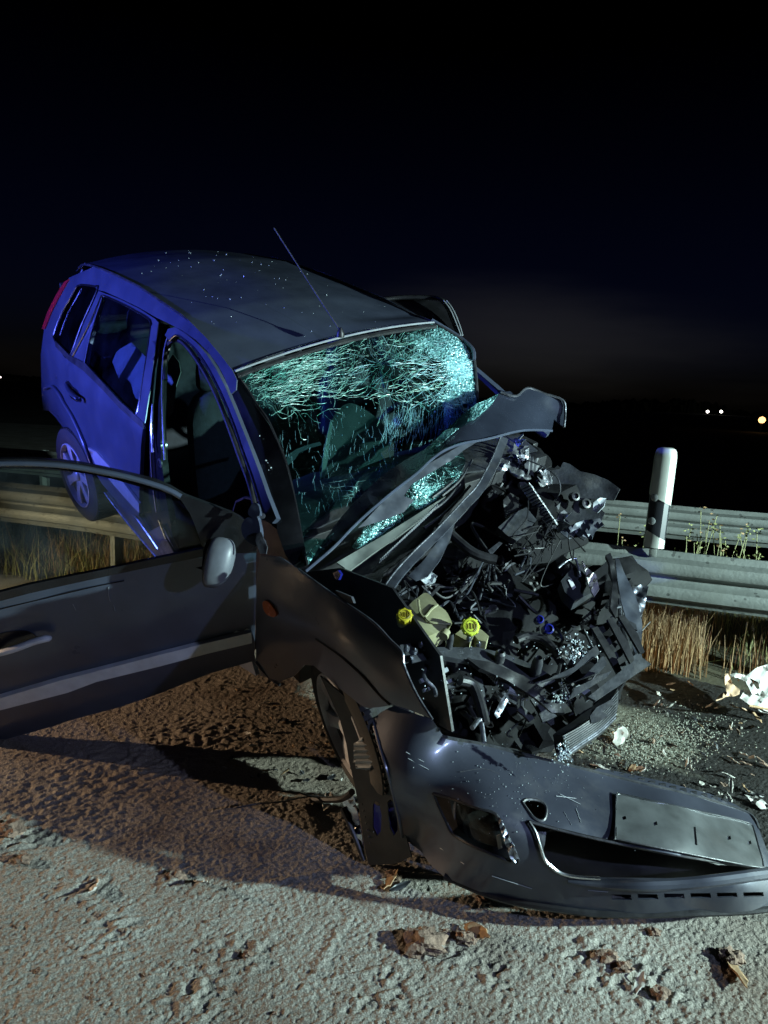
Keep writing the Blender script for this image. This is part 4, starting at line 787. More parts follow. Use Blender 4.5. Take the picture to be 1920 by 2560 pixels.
sheet('side_indicator', [(657, 1505), (668, 1503), (683, 1520), (690, 1535), (684, 1543), (668, 1537), (658, 1522)], dsurf(wdp, -.012), ORANGE, wg, res=7, th=.012, smooth_outline=True)
sheet('inner_wing', [(747, 1432), (850, 1420), (980, 1470), (1100, 1640), (1130, 1830), (1070, 1800), (1000, 1640), (900, 1550)], dsurf(wdp, .16), BLACK, CAR, res=30, th=.01)
# dark mass behind the engine bay parts
bdp = tps([(747, 1424, 2.50), (1005, 1630, 2.22), (1262, 1093, 3.35), (1400, 1330, 3.0), (1600, 1650, 2.55), (1300, 1880, 2.25), (1085, 1799, 2.10), (1150, 1500, 2.62), (1450, 1550, 2.62), (1250, 1300, 2.95)])
sheet('engine_bay_liner', [(770, 1440), (900, 1440), (1000, 1450), (1100, 1360), (1200, 1250), (1262, 1120), (1330, 1150), (1395, 1300), (1410, 1390), (1470, 1440), (1545, 1500), (1590, 1560), (1600, 1640), (1540, 1740), (1500, 1790), (1420, 1850), (1330, 1880), (1200, 1855), (1100, 1820), (1050, 1740), (1012, 1650), (930, 1560)], dsurf(bdp, .28, .05, 50, 7), BAYB, CAR, res=24, th=.03)
sheet('engine_bay_floor', [(1010, 1690), (1150, 1640), (1300, 1700), (1420, 1800), (1380, 1880), (1290, 1880), (1180, 1850), (1110, 1836), (1085, 1800)], dsurf(bdp, .45, .03, 40, 9), BAYB, CAR, res=24, th=.03)
def bp_(px, py, off=0.): return P(px, py, bdp(px, py)+off)
# engine and gearbox lumps: crumpled castings
def lump(name, c, r, mat, seed, parent=CAR, rough_=.3, n=14):
    q = np.random.default_rng(seed); V = []; Fc = []; m = n; ph = q.uniform(0, 6.28, 9)
    for i in range(m+1):
        a = -math.pi/2+math.pi*i/m
        for k in range(2*m):
            b = math.pi*k/m; d = np.array([math.cos(a)*math.cos(b), math.cos(a)*math.sin(b), math.sin(a)])
            f_ = 1+rough_*(.5*math.sin(3*d[0]+ph[0])*math.sin(4*d[1]+ph[1])+.5*math.sin(7*d[2]+5*d[0]+ph[2])+.35*math.sin(11*d[1]+ph[3])*math.sin(9*d[0]+ph[4]))
            d2 = np.sign(d)*np.abs(d)**.7; V.append(np.array(c)+RC @ (d2*np.array(r)*f_))
    for i in range(m):
        for k in range(2*m): Fc.append((i*2*m+k, i*2*m+(k+1) % (2*m), (i+1)*2*m+(k+1) % (2*m), (i+1)*2*m+k))
    return build(name, V, Fc, mat, parent, ang=28)
lump('engine_block', bp_(1330, 1300, .22), (.20, .30, .20), BAYB, 3, rough_=.2)
lump('gearbox', bp_(1240, 1560, .30), (.25, .30, .16), BAYB, 5, rough_=.2)
lump('engine_head', bp_(1300, 1180, .15), (.12, .14, .09), BAYB, 8)
lump('engine_mount', bp_(1500, 1500, .25), (.12, .25, .12), BAYB, 9)
# crumpled sheet piece
def crumple(name, px, py, off, w_, h_, ang, mat, seed, parent=CAR, th=.003, amp=.35, dep=bdp, n=7, jag=.3):
    q = np.random.default_rng(seed); c = P(px, py, dep(px, py)+off); nrm = -FWD+q.normal(0, .45, 3); nrm /= np.linalg.norm(nrm); u, v = frame_of(nrm)
    U = u*math.cos(ang)+v*math.sin(ang); Vv = np.cross(nrm, U); V = []; m = n
    k1, k2 = q.uniform(1, 4, 2); p1, p2 = q.uniform(0, 6, 2)
    for i in range(m):
        for j in range(m):
            a, b = i/(m-1)*2-1, j/(m-1)*2-1
            ed = 1+jag*q.normal() if (i in (0, m-1) or j in (0, m-1)) else 1
            fold = amp*min(w_, h_)*(abs(math.sin(k1*a+p1))+.6*abs(math.sin(k2*b*2+p2))+.12*q.normal())
            V.append(c+U*w_*a*ed+Vv*h_*b*ed+nrm*fold)
    Fc = [(i*m+j, (i+1)*m+j, (i+1)*m+j+1, i*m+j+1) for i in range(m-1) for j in range(m-1)]
    return build(name, V, Fc, mat, parent, solid=th, ang=22)
# torn right flank of engine: ribbed casting seen as a bright ridge
ridge = [(1275, 1110), (1310, 1150), (1345, 1200), (1372, 1255), (1398, 1310)]
for k, (x, y) in enumerate(crom(ridge, 3, False)):
    crumple('torn_casting', x+RNG.normal(0, 6), y+RNG.normal(0, 6), -.06+RNG.normal(0, .02), .045, .03, RNG.uniform(0, 3), ALU if k % 3 == 0 else BAYG, 100+k, amp=.35)
mf = []
for i in range(14):
    t = i/13; a = np.array([1312+62*t, 1216+92*t]); mf.append(tube_vf([P(a[0]-9, a[1]+4, 2.98), P(a[0]+11, a[1]-7, 2.95), P(a[0]+18, a[1]+3, 2.97)], .006, 5))
build('manifold_ribs', *join(mf), ALU, CAR)
sheet('intake_manifold', [(1298, 1205), (1322, 1205), (1350, 1245), (1386, 1292), (1392, 1316), (1372, 1312), (1335, 1272), (1304, 1228)], dsurf(bdp, -.04, .01, 12), ALU, CAR, res=9, th=.02)
sheet('air_duct_casing', [(1245, 1318), (1290, 1280), (1316, 1268), (1342, 1300), (1310, 1338), (1292, 1352), (1270, 1340)], dsurf(bdp, -.10, .004, 20), DPLAST, CAR, res=12, th=.03)
sheet('belt_cover', [(1258, 1250), (1276, 1232), (1298, 1245), (1296, 1275), (1262, 1290)], dsurf(bdp, -.06, .01, 12), BLACK, CAR, res=9, th=.02)
sheet('throttle_casting', [(1240, 1158), (1258, 1142), (1282, 1144), (1296, 1162), (1322, 1175), (1328, 1196), (1300, 1190), (1270, 1178), (1244, 1176)], dsurf(bdp, -.08, .012, 10), ALU, CAR, res=8, th=.015)
sheet('metal_strap', [(1220, 1376), (1248, 1354), (1256, 1358), (1228, 1388)], dsurf(bdp, -.12), STEEL, CAR, res=8, th=.004)
# left headlamp housing hanging at the far side
hl = tps([(1360, 1160, 3.15), (1550, 1210, 3.05), (1400, 1340, 3.0), (1520, 1300, 3.0)])
lh = sheet('far_headlamp_housing', [(1352, 1195), (1362, 1180), (1400, 1172), (1408, 1155), (1425, 1160), (1450, 1178), (1486, 1186), (1520, 1200), (1550, 1222), (1536, 1250), (1508, 1248), (1492, 1262), (1512, 1282), (1500, 1312), (1478, 1330), (1460, 1350), (1442, 1340), (1400, 1352), (1402, 1330), (1415, 1300), (1385, 1290), (1372, 1265), (1356, 1240)], dsurf(hl, 0, .006, 45, 11), DPLAST, CAR, res=11, th=.006)
sheet('torn_plastic_flap', [(1484, 1256), (1500, 1244), (1516, 1246), (1510, 1265), (1494, 1282), (1482, 1276)], dsurf(hl, -.03, .01, 12), GPLAST, lh, res=8, th=.004)
sheet('torn_plastic_flap', [(1400, 1330), (1430, 1312), (1460, 1300), (1500, 1296), (1510, 1312), (1488, 1328), (1480, 1350), (1456, 1340), (1420, 1348)], dsurf(hl, -.05, .012, 15), INNERP, lh, res=9, th=.004)
for (x, y, r) in ((1467, 1258, .022), (1440, 1240, .02)): lathe('housing_boss', P(x, y, 2.95), -FWD+np.array([.3, 0, .2]), [(r, -.03), (r, 0), (r*.6, .002), (r*.55, -.01), (0, -.01)], BLACK, lh, n=14)
tube('bent_wire', [P(1318, 1150, 3.0), P(1360, 1168, 2.98), (P(1392, 1192, 2.96)), P(1401, 1222, 2.96), P(1392, 1246, 2.98), P(1375, 1256, 3.0)], .0035, DPLAST, CAR, n=6)
for i in range(13):
    x, y = RNG.uniform(1300, 1410), RNG.uniform(1290, 1400); pts = [bp_(x+RNG.normal(0, 26), y+RNG.normal(0, 26), -.12+RNG.normal(0, .03)) for _ in range(4)]
    tube('wiring', pts, RNG.uniform(.0018, .0038), BLACK, CAR, n=5)
# reservoirs with yellow caps
def solid_px(name, out, dep, off, depth_, mat, parent=CAR, res=9, bulge=0., **kw): return sheet(name, out, lambda x, y: P(x, y, dep(x, y)+off), mat, parent, res=res, th=depth_, **kw)
td = tps([(960, 1530, 2.33), (1060, 1480, 2.42), (1125, 1560, 2.30), (1050, 1590, 2.22), (1000, 1560, 2.26)])
tk = sheet('coolant_reservoir', [(1010, 1530), (1030, 1505), (1045, 1494), (1062, 1482), (1078, 1490), (1096, 1512), (1115, 1528), (1126, 1548), (1128, 1562), (1100, 1578), (1062, 1592), (1020, 1590), (985, 1582), (1000, 1560)], lambda x, y: P(x, y, td(x, y)-.02*math.exp(-((x-1080)/50)**2-((y-1535)/40)**2)), TANK, CAR, res=8, th=.09, smooth_outline=True)
tube('tank_seam', [P(x, y, td(x, y)-.024) for x, y in [(1046, 1500), (1050, 1530), (1062, 1542), (1078, 1524), (1094, 1512)]], .004, TANK, tk, n=6); tube('tank_seam', [P(x, y, td(x, y)-.024) for x, y in [(1062, 1542), (1078, 1556), (1126, 1560)]], .004, TANK, tk, n=6)
tube('tank_neck', [P(1012, 1560, 2.20), P(1012, 1545, 2.17)], .026, TANK, tk, n=16, smooth_path=False)
def cap(px, py, d, r, mat, parent, ax_, ribs=8):
    c = P(px, py, d); ax_ = np.array(ax_, float); ax_ /= np.linalg.norm(ax_)
    cp = lathe('filler_cap', c, ax_, [(r*.92, -.022), (r, -.018), (r, .0), (r*.9, .004), (r*.72, .005), (r*.68, .003), (0, .003)], mat, parent, n=28)
    u, v = frame_of(ax_)
    for k in range(ribs):
        a = 2*math.pi*k/ribs; V_, F_ = box_vf(c+ax_*(-.008)+(u*math.cos(a)+v*math.sin(a))*r*.975, [u*math.cos(a)+v*math.sin(a), -u*math.sin(a)+v*math.cos(a), ax_], (.003, .0035, .010)); build('cap_rib', V_, F_, mat, cp, bevel=.001)
    for (dx, w2) in ((-.35, .5), (0, .62), (.35, .5)):     # raised warning marks
        V_, F_ = box_vf(c+ax_*.0045+u*dx*r, [u, v, ax_], (r*.045, r*w2*.6, .0012)); build('cap_mark', V_, F_, YINK, cp)
    build('cap_mark', *tube_vf([c+ax_*.0045+(u*math.cos(a)+v*math.sin(a))*r*.62 for a in np.linspace(0, 6.283, 20)], .0011, 4, cap=False), YINK, cp)
cap(1012, 1538, 2.14, .024, YCAP, tk, RC[:, 2]*.9-FWD*.5)
t2 = sheet('brake_fluid_reservoir', [(1138, 1585), (1160, 1568), (1185, 1566), (1205, 1575), (1222, 1590), (1216, 1604), (1196, 1600), (1186, 1588), (1176, 1602), (1160, 1598)], dsurf(td, .04), TANK, CAR, res=8, th=.05)
cap(1177, 1566, 2.24, .029, YGCAP, t2, RC[:, 2]*.55-FWD*.8+RGT*.1)
tube('hose_stub', [P(1115, 1580, 2.2), P(1108, 1592, 2.18)], .016, TANK, CAR, n=12, smooth_path=False)
# strut tower plate
st = sheet('strut_tower', [(905, 1500), (925, 1494), (955, 1490), (975, 1470), (992, 1480), (994, 1505), (985, 1520), (962, 1526), (930, 1518)], dsurf(bdp, -.12), DPLAST, CAR, res=9, th=.012, smooth_outline=True)
lathe('strut_nut', bp_(966, 1500, -.135), RC[:, 2], [(.012, 0), (.012, .012), (.007, .013), (.006, .03), (0, .03)], CHROME, st, n=8)
sheet('hinge_arm', [(838, 1476), (858, 1484), (878, 1492), (884, 1508), (868, 1506), (852, 1494)], dsurf(wdp, -.0), INNERP, CAR, res=8, th=.01)
sheet('blue_clip', [(832, 1432), (845, 1426), (852, 1436), (846, 1450), (836, 1446)], dsurf(wdp, .05), BLUEP, CAR, res=7, th=.01)
sheet('crumpled_bracket', [(1045, 1430), (1062, 1418), (1078, 1430), (1092, 1440), (1088, 1455), (1066, 1462), (1052, 1450)], dsurf(bdp, -.2, .012, 10, 3), GPLAST, CAR, res=7, th=.004)
# slam panel / lock carrier : long dark bars with holes
sheet('lock_carrier', [(1000, 1612), (1030, 1608), (1080, 1618), (1130, 1618), (1190, 1618), (1250, 1630), (1300, 1648), (1345, 1668), (1380, 1690), (1398, 1716), (1390, 1738), (1345, 1722), (1290, 1692), (1230, 1668), (1170, 1652), (1110, 1640), (1050, 1640), (1008, 1652)], dsurf(bdp, -.16, .004, 40), DPLAST, CAR, holes=[[(1240, 1632), (1252, 1626), (1262, 1634), (1256, 1644), (1244, 1642)], [(1330, 1668), (1342, 1662), (1350, 1670), (1344, 1682), (1334, 1680)]], res=10, th=.02)
sheet('carrier_rail', [(1168, 1646), (1230, 1655), (1310, 1690), (1390, 1740), (1412, 1782), (1380, 1782), (1340, 1746), (1270, 1702), (1200, 1670)], dsurf(bdp, -.19, .006, 30), BLACK, CAR, res=12, th=.015)
sheet('carrier_step', [(1026, 1640), (1060, 1632), (1110, 1628), (1110, 1640), (1060, 1650), (1032, 1656)], dsurf(bdp, -.18), STEEL, CAR, res=9, th=.005)
for (x, y) in ((1016, 1625), (1036, 1632), (1052, 1616), (1172, 1600), (1196, 1614), (1120, 1606)): lathe('carrier_bolt', bp_(x, y, -.19), RC[:, 2], [(.009, 0), (.009, .012), (.004, .014), (0, .02)], STEEL, CAR, n=8)
for (x, y, r, h_) in ((1250, 1640, .018, .02), (1340, 1672, .019, .05), (1124, 1608, .012, .04)): lathe('carrier_stud', bp_(x, y, -.19), RC[:, 2], [(r, -.02), (r*.95, h_*.6), (r*.6, h_), (r*.5, h_-.01), (0, h_-.01)], DPLAST, CAR, n=16)
# grille carrier : slats and ribs
for k, (a, b, c, d) in enumerate((((1352, 1706), (1420, 1690), (1500, 1632), (1490, 1612)), ((1380, 1730), (1500, 1680), (1518, 1660), (1508, 1640)), ((1470, 1742), (1600, 1640), (1628, 1660), (1490, 1752)), ((1424, 1748), (1520, 1690), (1530, 1676), (1436, 1720)))):
    pl = [a, ((a[0]+b[0])/2, (a[1]+b[1])/2-3), b, c, d, ((a[0]+d[0])/2+14, (a[1]+d[1])/2+8)] if k < 2 else [a, b, c, d]
    sheet('grille_slat', pl, dsurf(bdp, -.22-.02*k), DPLAST, CAR, res=14, th=.012)
for k, (a, b) in enumerate((((1480, 1570), (1560, 1690)), ((1518, 1548), (1590, 1660)), ((1546, 1540), (1612, 1630)))):
    pts = [(a[0], a[1]), (a[0]+14, a[1]-4), ((a[0]+b[0])/2+16, (a[1]+b[1])/2), (b[0], b[1]), (b[0]-12, b[1]+2), ((a[0]+b[0])/2-4, (a[1]+b[1])/2+4)]
    sheet('grille_rib', pts, dsurf(bdp, -.20-.01*k), BLACK, CAR, res=10, th=.01)
for (a, b) in (((1482, 1578), (1520, 1556)), ((1502, 1608), (1552, 1572)), ((1524, 1640), (1580, 1600)), ((1540, 1668), (1602, 1628)), ((1560, 1545), (1590, 1560)), ((1580, 1585), (1600, 1580))):
    sheet('grille_web', [a, b, (b[0]+4, b[1]+16), (a[0]+6, a[1]+18)], dsurf(bdp, -.18), DPLAST, CAR, res=10, th=.006)
sheet('carrier_hook', [(1438, 1708), (1462, 1716), (1478, 1728), (1480, 1744), (1468, 1752), (1462, 1738), (1440, 1722)], dsurf(bdp, -.24), GPLAST, CAR, res=7, th=.014)
sheet('carrier_bracket', [(1475, 1790), (1492, 1768), (1530, 1748), (1536, 1760), (1505, 1778), (1520, 1790), (1490, 1806), (1478, 1806)], dsurf(bdp, -.22), DPLAST, CAR, res=8, th=.012)
# radiator with fins
rdp = tps([(1411, 1841, 2.12), (1546, 1725, 2.42), (1420, 1890, 2.10), (1540, 1800, 2.38), (1500, 1770, 2.26)])
rad = sheet('radiator', [(1404, 1838), (1450, 1812), (1500, 1775), (1545, 1722), (1546, 1760), (1538, 1800), (1505, 1835), (1462, 1866), (1424, 1890), (1412, 1880)], dsurf(rdp, .01), BLACK, CAR, res=12, th=.03)
for k in range(9):
    t = k/8; pl = [(1406+14*t, 1842+44*t), (1452+4*t, 1816+44*t), (1500+0*t, 1780+50*t), (1545-6*t, 1728+66*t)]
    tube('radiator_fin', [P(x, y, rdp(x, y)-.004) for x, y in pl], .0032, STEEL if k > 6 else DPLAST, rad, n=5)
# hoses, belts, tubes
for pl, r, m_ in (([(1220, 1668), (1240, 1685), (1256, 1705), (1268, 1722)], .017, DPLAST), ([(1268, 1722), (1290, 1730), (1306, 1738), (1312, 1748)], .015, GPLAST), ([(1150, 1700), (1180, 1712), (1200, 1760), (1212, 1810)], .018, BLACK), ([(1070, 1650), (1060, 1690), (1085, 1720), (1090, 1740)], .006, STEEL), ([(1400, 1640), (1360, 1600), (1320, 1590), (1290, 1600)], .016, BLACK), ([(1110, 1320), (1180, 1380), (1240, 1400)], .02, BLACK), ([(1180, 1820), (1200, 1800), (1208, 1840), (1210, 1856)], .008, STEEL), ([(1395, 1420), (1420, 1400), (1440, 1396)], .005, STEEL), ([(1440, 1400), (1446, 1420), (1450, 1440)], .005, GPLAST)):
    tube('hose', [bp_(x, y, -.14) for x, y in pl], r, m_, CAR, n=10)
hs = []
for i in range(9): t = i/8; c = P(1222+38*t, 1672+40*t, bdp(1240, 1690)-.14); hs.append(tube_vf([c+(RC[:, 2]*math.cos(a)+RC[:, 1]*math.sin(a))*.018 for a in np.linspace(0, 6.283, 14)], .0025, 4, cap=False))
build('hose_rings', *join(hs), GPLAST, CAR)
# blue round parts and battery box
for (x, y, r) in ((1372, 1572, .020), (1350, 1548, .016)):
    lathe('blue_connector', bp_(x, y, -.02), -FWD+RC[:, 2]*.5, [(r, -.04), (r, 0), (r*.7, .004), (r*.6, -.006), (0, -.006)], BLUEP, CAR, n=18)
bt = sheet('battery_box', [(1402, 1452), (1430, 1420), (1460, 1408), (1486, 1478), (1480, 1482), (1436, 1502), (1412, 1480)], dsurf(bdp, -.12), DPLAST, CAR, res=12, th=.05)
sheet('battery_sticker', [(1420, 1450), (1428, 1446), (1440, 1468), (1432, 1474)], dsurf(bdp, -.125), LABELM, bt, res=8, th=.002)
sheet('broken_white_plastic', [(1456, 1402), (1468, 1420), (1490, 1436), (1498, 1470), (1486, 1492), (1474, 1470), (1466, 1440)], dsurf(bdp, -.16, .01, 9, 6), WHITE, CAR, res=7, th=.005)
sheet('wing_remnant', [(1538, 1395), (1548, 1398), (1560, 1430), (1580, 1470), (1596, 1510), (1606, 1560), (1604, 1610), (1590, 1640), (1576, 1600), (1566, 1550), (1552, 1500), (1544, 1450)], dsurf(bdp, -.16, .006, 26, 12), INNERP, CAR, res=9, th=.004)
sheet('crumpled_wing_steel', [(1582, 1470), (1600, 1462), (1622, 1466), (1616, 1490), (1612, 1520), (1600, 1545), (1590, 1500)], dsurf(bdp, -.10, .008, 14, 2), STEEL, CAR, res=6, th=.003)
sheet('upright_bracket', [(1514, 1388), (1526, 1382), (1534, 1400), (1540, 1440), (1546, 1490), (1540, 1545), (1526, 1520), (1532, 1460), (1524, 1410)], dsurf(bdp, -.22, .008, 20, 3), BLACK, CAR, res=9, th=.015)
# bright serrated bracket, shards
sheet('hanging_bracket', [(1236, 1785), (1248, 1758), (1262, 1736), (1272, 1728), (1270, 1752), (1258, 1776), (1244, 1796)], dsurf(bdp, -.16, .004, 10), STEEL, CAR, holes=[[(1262, 1742), (1267, 1742), (1264, 1750)], [(1245, 1778), (1250, 1776), (1247, 1785)]], res=7, th=.004)
for k, (a, b, c_, m_) in enumerate((((1052, 1702), (1120, 1672), 5, GPLAST), ((1060, 1725), (1136, 1698), 4, GPLAST), ((1100, 1722), (1140, 1712), 4, DPLAST), ((1180, 1650), (1200, 1730), 9, BLACK), ((1190, 1660), (1212, 1780), 6, DPLAST), ((1298, 1770), (1330, 1800), 8, DPLAST), ((1340, 1740), (1372, 1800), 16, DPLAST), ((1372, 1790), (1440, 1860), 14, DPLAST), ((1400, 1760), (1450, 1830), 12, BLACK), ((1440, 1790), (1480, 1840), 9, DPLAST))):
    sheet('carrier_strut', band([a, ((a[0]+b[0])/2+3, (a[1]+b[1])/2), b], c_, bdp), dsurf(bdp, -.10), m_, CAR, res=10, th=.008)
zones = [((1060, 1240), (1440, 1560), 22), ((1150, 1340), (1400, 1500), 20), ((1240, 1420), (1110, 1400), 32), ((1040, 1300), (1690, 1830), 20), ((1370, 1520), (1560, 1850), 22), ((850, 1060), (1430, 1620), 14), ((1420, 1600), (1400, 1620), 18)]
ms = [DPLAST, BLACK, STEEL, INNERP, BLACK, BAYG, BLACK, DPLAST, BLACK, BLACK, BLACK, BLACK, BLACK]
LINER = np.array([(800, 1450), (900, 1440), (1000, 1450), (1100, 1360), (1200, 1250), (1262, 1120), (1330, 1150), (1395, 1300), (1410, 1390), (1470, 1440), (1545, 1500), (1590, 1560), (1600, 1640), (1540, 1740), (1500, 1790), (1420, 1850), (1330, 1850), (1200, 1840), (1110, 1800), (1060, 1740), (1022, 1650), (930, 1550)], float)
k = 0
for (xs, ys_, n) in zones:
    for i in range(n):
        x, y = RNG.uniform(*xs), RNG.uniform(*ys_)
        if not inside(np.array([x, y]), LINER): continue
        k += 1; m_ = ms[RNG.integers(len(ms))]
        if i % 2: tube('pipe', [bp_(x+RNG.normal(0, 26), y+RNG.normal(0, 26), .03+RNG.normal(0, .04)) for _ in range(4)], RNG.uniform(.002, .008), m_, CAR, n=6)
        else: crumple('mangled_part', x, y, .09+RNG.normal(0, .06), RNG.uniform(.008, .032), RNG.uniform(.005, .014), RNG.uniform(0, 3.1), m_, 500+k, n=5, amp=.5)
# --- glass crumbs and granules lying on the wreck (beyond count)
def crumbs(name, pts, r, mat, parent, label=None):
    Vp = []
    for c in pts:
        s_ = r*RNG.uniform(.5, 1.5); a = RNG.normal(0, 1, (3, 3)); q_, _ = np.linalg.qr(a); Vp.append(box_vf(c, q_, (s_, s_*.8, s_*.6)))
    return build(name, *join(Vp), mat, parent, smooth=False, kind='stuff')
GLC = pbr('glass_crumb', (.42, .48, .50), .2, .0, .3, 30, spec=.6)
pts = []
for i in range(80):
    x = RNG.uniform(-2.8, -1.05); v = RNG.uniform(-.9, .9); pts.append(roofpt(x, v)+RC[:, 2]*.002)
crumbs('glass_fragments', pts, .0024, GLC, CAR)
pts = [dsurf(wd, .02)(*(np.array([RNG.uniform(640, 1150), RNG.uniform(920, 1180)]))) for i in range(120)]
crumbs('glass_fragments', [p for p in pts], .0022, GLC, CAR)
pts = [bp_(RNG.normal(1440, 22), RNG.normal(1630, 16), -.215) for _ in range(120)]+[bp_(RNG.normal(1400, 14), RNG.normal(1740, 12), -.22) for _ in range(40)]+[P(RNG.normal(1408, 10), RNG.normal(1884, 16), 2.04) for _ in range(90)]
crumbs('glass_fragments', pts, .0024, GLC, CAR)
pts = [bp_(RNG.uniform(1050, 1500), RNG.uniform(1600, 1760), -.19) for _ in range(60)]
crumbs('glass_fragments', pts, .0016, GLC, CAR)
# --- wheels
def wheel(name, c, n_, up, R=.295, W=.185, parent=CAR, rimmat=RIM):
    n_ = np.array(n_, float); n_ /= np.linalg.norm(n_)
    t = lathe(name, c, n_, [(.19, -W), (R*.93, -W), (R*.985, -W*.93), (R, -W*.8), (R, -W*.2), (R*.985, -W*.07), (R*.93, -.004), (R*.80, .004), (.205, -.004), (.20, -.03)], RUBBER, parent, n=44, ang=40)
    lathe('rim', c, n_, [(.205, -.16), (.205, -.02), (.203, .0), (.196, .002), (.192, -.012), (.185, -.05), (.10, -.055), (.05, -.045), (.0, -.045)], rimmat, t, n=40)
    u, v = frame_of(n_)
    for k in range(7):
        a = 2*math.pi*k/7+.3; d = u*math.cos(a)+v*math.sin(a); p = -u*math.sin(a)+v*math.cos(a)
        V_ = [c+n_*z+d*r+p*s*w for (r, z, w) in ((.03, -.02, .028), (.11, -.012, .024), (.19, -.012, .032)) for s in (-1, 1)]+[c+n_*(z-.03)+d*r+p*s*w for (r, z, w) in ((.03, -.02, .028), (.11, -.012, .024), (.19, -.012, .032)) for s in (-1, 1)]
        F_ = [(0, 1, 3, 2), (2, 3, 5, 4), (6, 8, 9, 7), (8, 10, 11, 9), (0, 2, 8, 6), (2, 4, 10, 8), (1, 7, 9, 3), (3, 9, 11, 5)]
        build('spoke', V_, F_, rimmat, t, bevel=.003)
    lathe('hub_cap', c, n_, [(.035, -.03), (.034, -.010), (.028, -.004), (0, -.002)], rimmat, t, n=18)
    gr = []
    for k in range(60):
        a = 2*math.pi*k/60; d = u*math.cos(a)+v*math.sin(a); p = -u*math.sin(a)+v*math.cos(a); gr.append(box_vf(c-n_*W*.5+d*(R+.001), [n_, p, d], (W*.40, .006, .003)))
    build('tread_blocks', *join(gr), RUBBER, t, kind='stuff'); return t
wheel('rear_wheel', P(186, 1190, 4.18), -RC[:, 1]+np.array([.10, 0, 0]), RC[:, 2])
wheel('front_wheel', P(852, 1822, 2.40), (-.86, -.44, -.26), (0, 0, 1), R=.285)
tube('rear_axle', [P(186, 1190, 4.3), car(-2.485, .6, .3)], .04, BLACK, CAR, n=10, smooth_path=False)
wheel('rear_wheel', car(-2.485, .80, .29), RC[:, 1], RC[:, 2])
for (a, b) in (((784, 1698), (840, 1690)), ((850, 1740), (900, 1790))): pass
# wheel arch liner, slotted plate and torn silver sheet by the front wheel
lp = tps([(880, 1770, 2.20), (1010, 1800, 2.12), (925, 2150, 2.22), (1020, 2140, 2.16), (880, 1966, 2.26)])
sheet('wheel_arch_liner', [(800, 1690), (860, 1740), (905, 1772), (930, 1790), (950, 1880), (975, 1960), (1000, 2040), (1012, 2080), (1028, 2142), (985, 2160), (922, 2163), (912, 2120), (903, 2060), (893, 1995), (886, 1960), (872, 1900), (866, 1860), (850, 1800), (822, 1738)], dsurf(lp, .02), BLACK, CAR,
      holes=[[(932, 2012), (938, 2002), (948, 2008), (954, 2040), (952, 2078), (942, 2090), (932, 2070)], [(968, 2006), (975, 1998), (984, 2006), (992, 2040), (994, 2076), (984, 2090), (974, 2070), (970, 2040)]], res=14, th=.006)
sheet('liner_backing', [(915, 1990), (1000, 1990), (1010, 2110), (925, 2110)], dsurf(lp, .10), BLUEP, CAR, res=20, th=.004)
dots = [];
for i in range(9): p = P(906+i*3.2, 2010+i*16, lp(910, 2060)+.01); dots.append(lathe_vf(p, -FWD, [(.003, 0), (.003, .006), (0, .007)], 6))
build('liner_rivets', *join(dots), DPLAST, CAR)
sheet('corrugated_duct', [(884, 1858), (905, 1850), (926, 1862), (932, 1900), (925, 1925), (890, 1922), (884, 1890)], lambda x, y: P(x, y, lp(x, y)-.03+.008*math.sin(y/2.2)), GPLAST, CAR, res=5, th=.01)
sheet('torn_silver_sheet', [(856, 2005), (868, 2000), (885, 1990), (893, 2030), (905, 2090), (914, 2150), (900, 2130), (880, 2080)], dsurf(lp, .03, .006, 14), CHROME, CAR, res=10, th=.003)
tube('lower_arm', [P(855, 2020, 2.30), P(880, 2075, 2.28), P(910, 2150, 2.26)], .009, BLACK, CAR, n=8)
tube('tie_rod', [P(780, 1998, 2.6), P(850, 1998, 2.45), P(880, 1980, 2.35)], .012, BLACK, CAR, n=8)
tube('hanging_sill_rod', [P(640, 1655, 2.75), P(670, 1690, 2.72), P(700, 1712, 2.68)], .007, STEEL, CAR, n=6)
# --- open front door
HP = car(-.39, -.84, .6); an_ = math.radians(58)
DU = RC @ np.array([-math.cos(an_), -math.sin(an_), 0]); DV = RC[:, 2]; DN = np.cross(DU, DV); DN = DN if np.dot(DN, EYE-HP) > 0 else -DN
def door(off=0., curve=.05):
    def f(px, py):
        r_ = ray(px, py); k_ = np.dot(HP+DN*off-EYE, DN)/np.dot(r_, DN)
        for _ in range(6):
            p = EYE+r_*k_; v = np.dot(p-HP, DV); b = off+curve*(1-((v+.05)/.45)**2)+.0022*(math.sin(px/47+py/61)*math.sin(py/39)+.6*math.sin(px/29-py/33)) if v < .4 else off+curve*(1-1)-.25*(v-.4)
            k_ = np.dot(HP+DN*b-EYE, DN)/np.dot(r_, DN)
        return EYE+r_*k_
    return f
dbody = [(-110, 1532), (-50, 1514), (0, 1500), (80, 1480), (169, 1457), (289, 1430), (400, 1408), (501, 1387), (580, 1382), (640, 1380), (640, 1460), (638, 1560), (636, 1652), (580, 1668), (530, 1682), (470, 1705), (410, 1730), (300, 1768), (193, 1796), (100, 1825), (0, 1852), (-110, 1880)]
DR = sheet('open_front_door', dbody, door(), PAINT, CAR, res=20, th=.05, holes=[])
fo = [(-110, 1162), (-50, 1150), (0, 1147), (70, 1147), (145, 1152), (195, 1158), (241, 1167), (310, 1182), (386, 1201), (425, 1218), (458, 1238), (512, 1258), (579, 1283), (612, 1302), (636, 1345), (642, 1382), (560, 1384), (506, 1390), (506, 1368), (490, 1320), (475, 1285), (452, 1250), (420, 1234), (386, 1226), (338, 1214), (290, 1200), (241, 1188), (195, 1181), (145, 1176), (70, 1172), (0, 1171), (-50, 1174), (-110, 1186)]
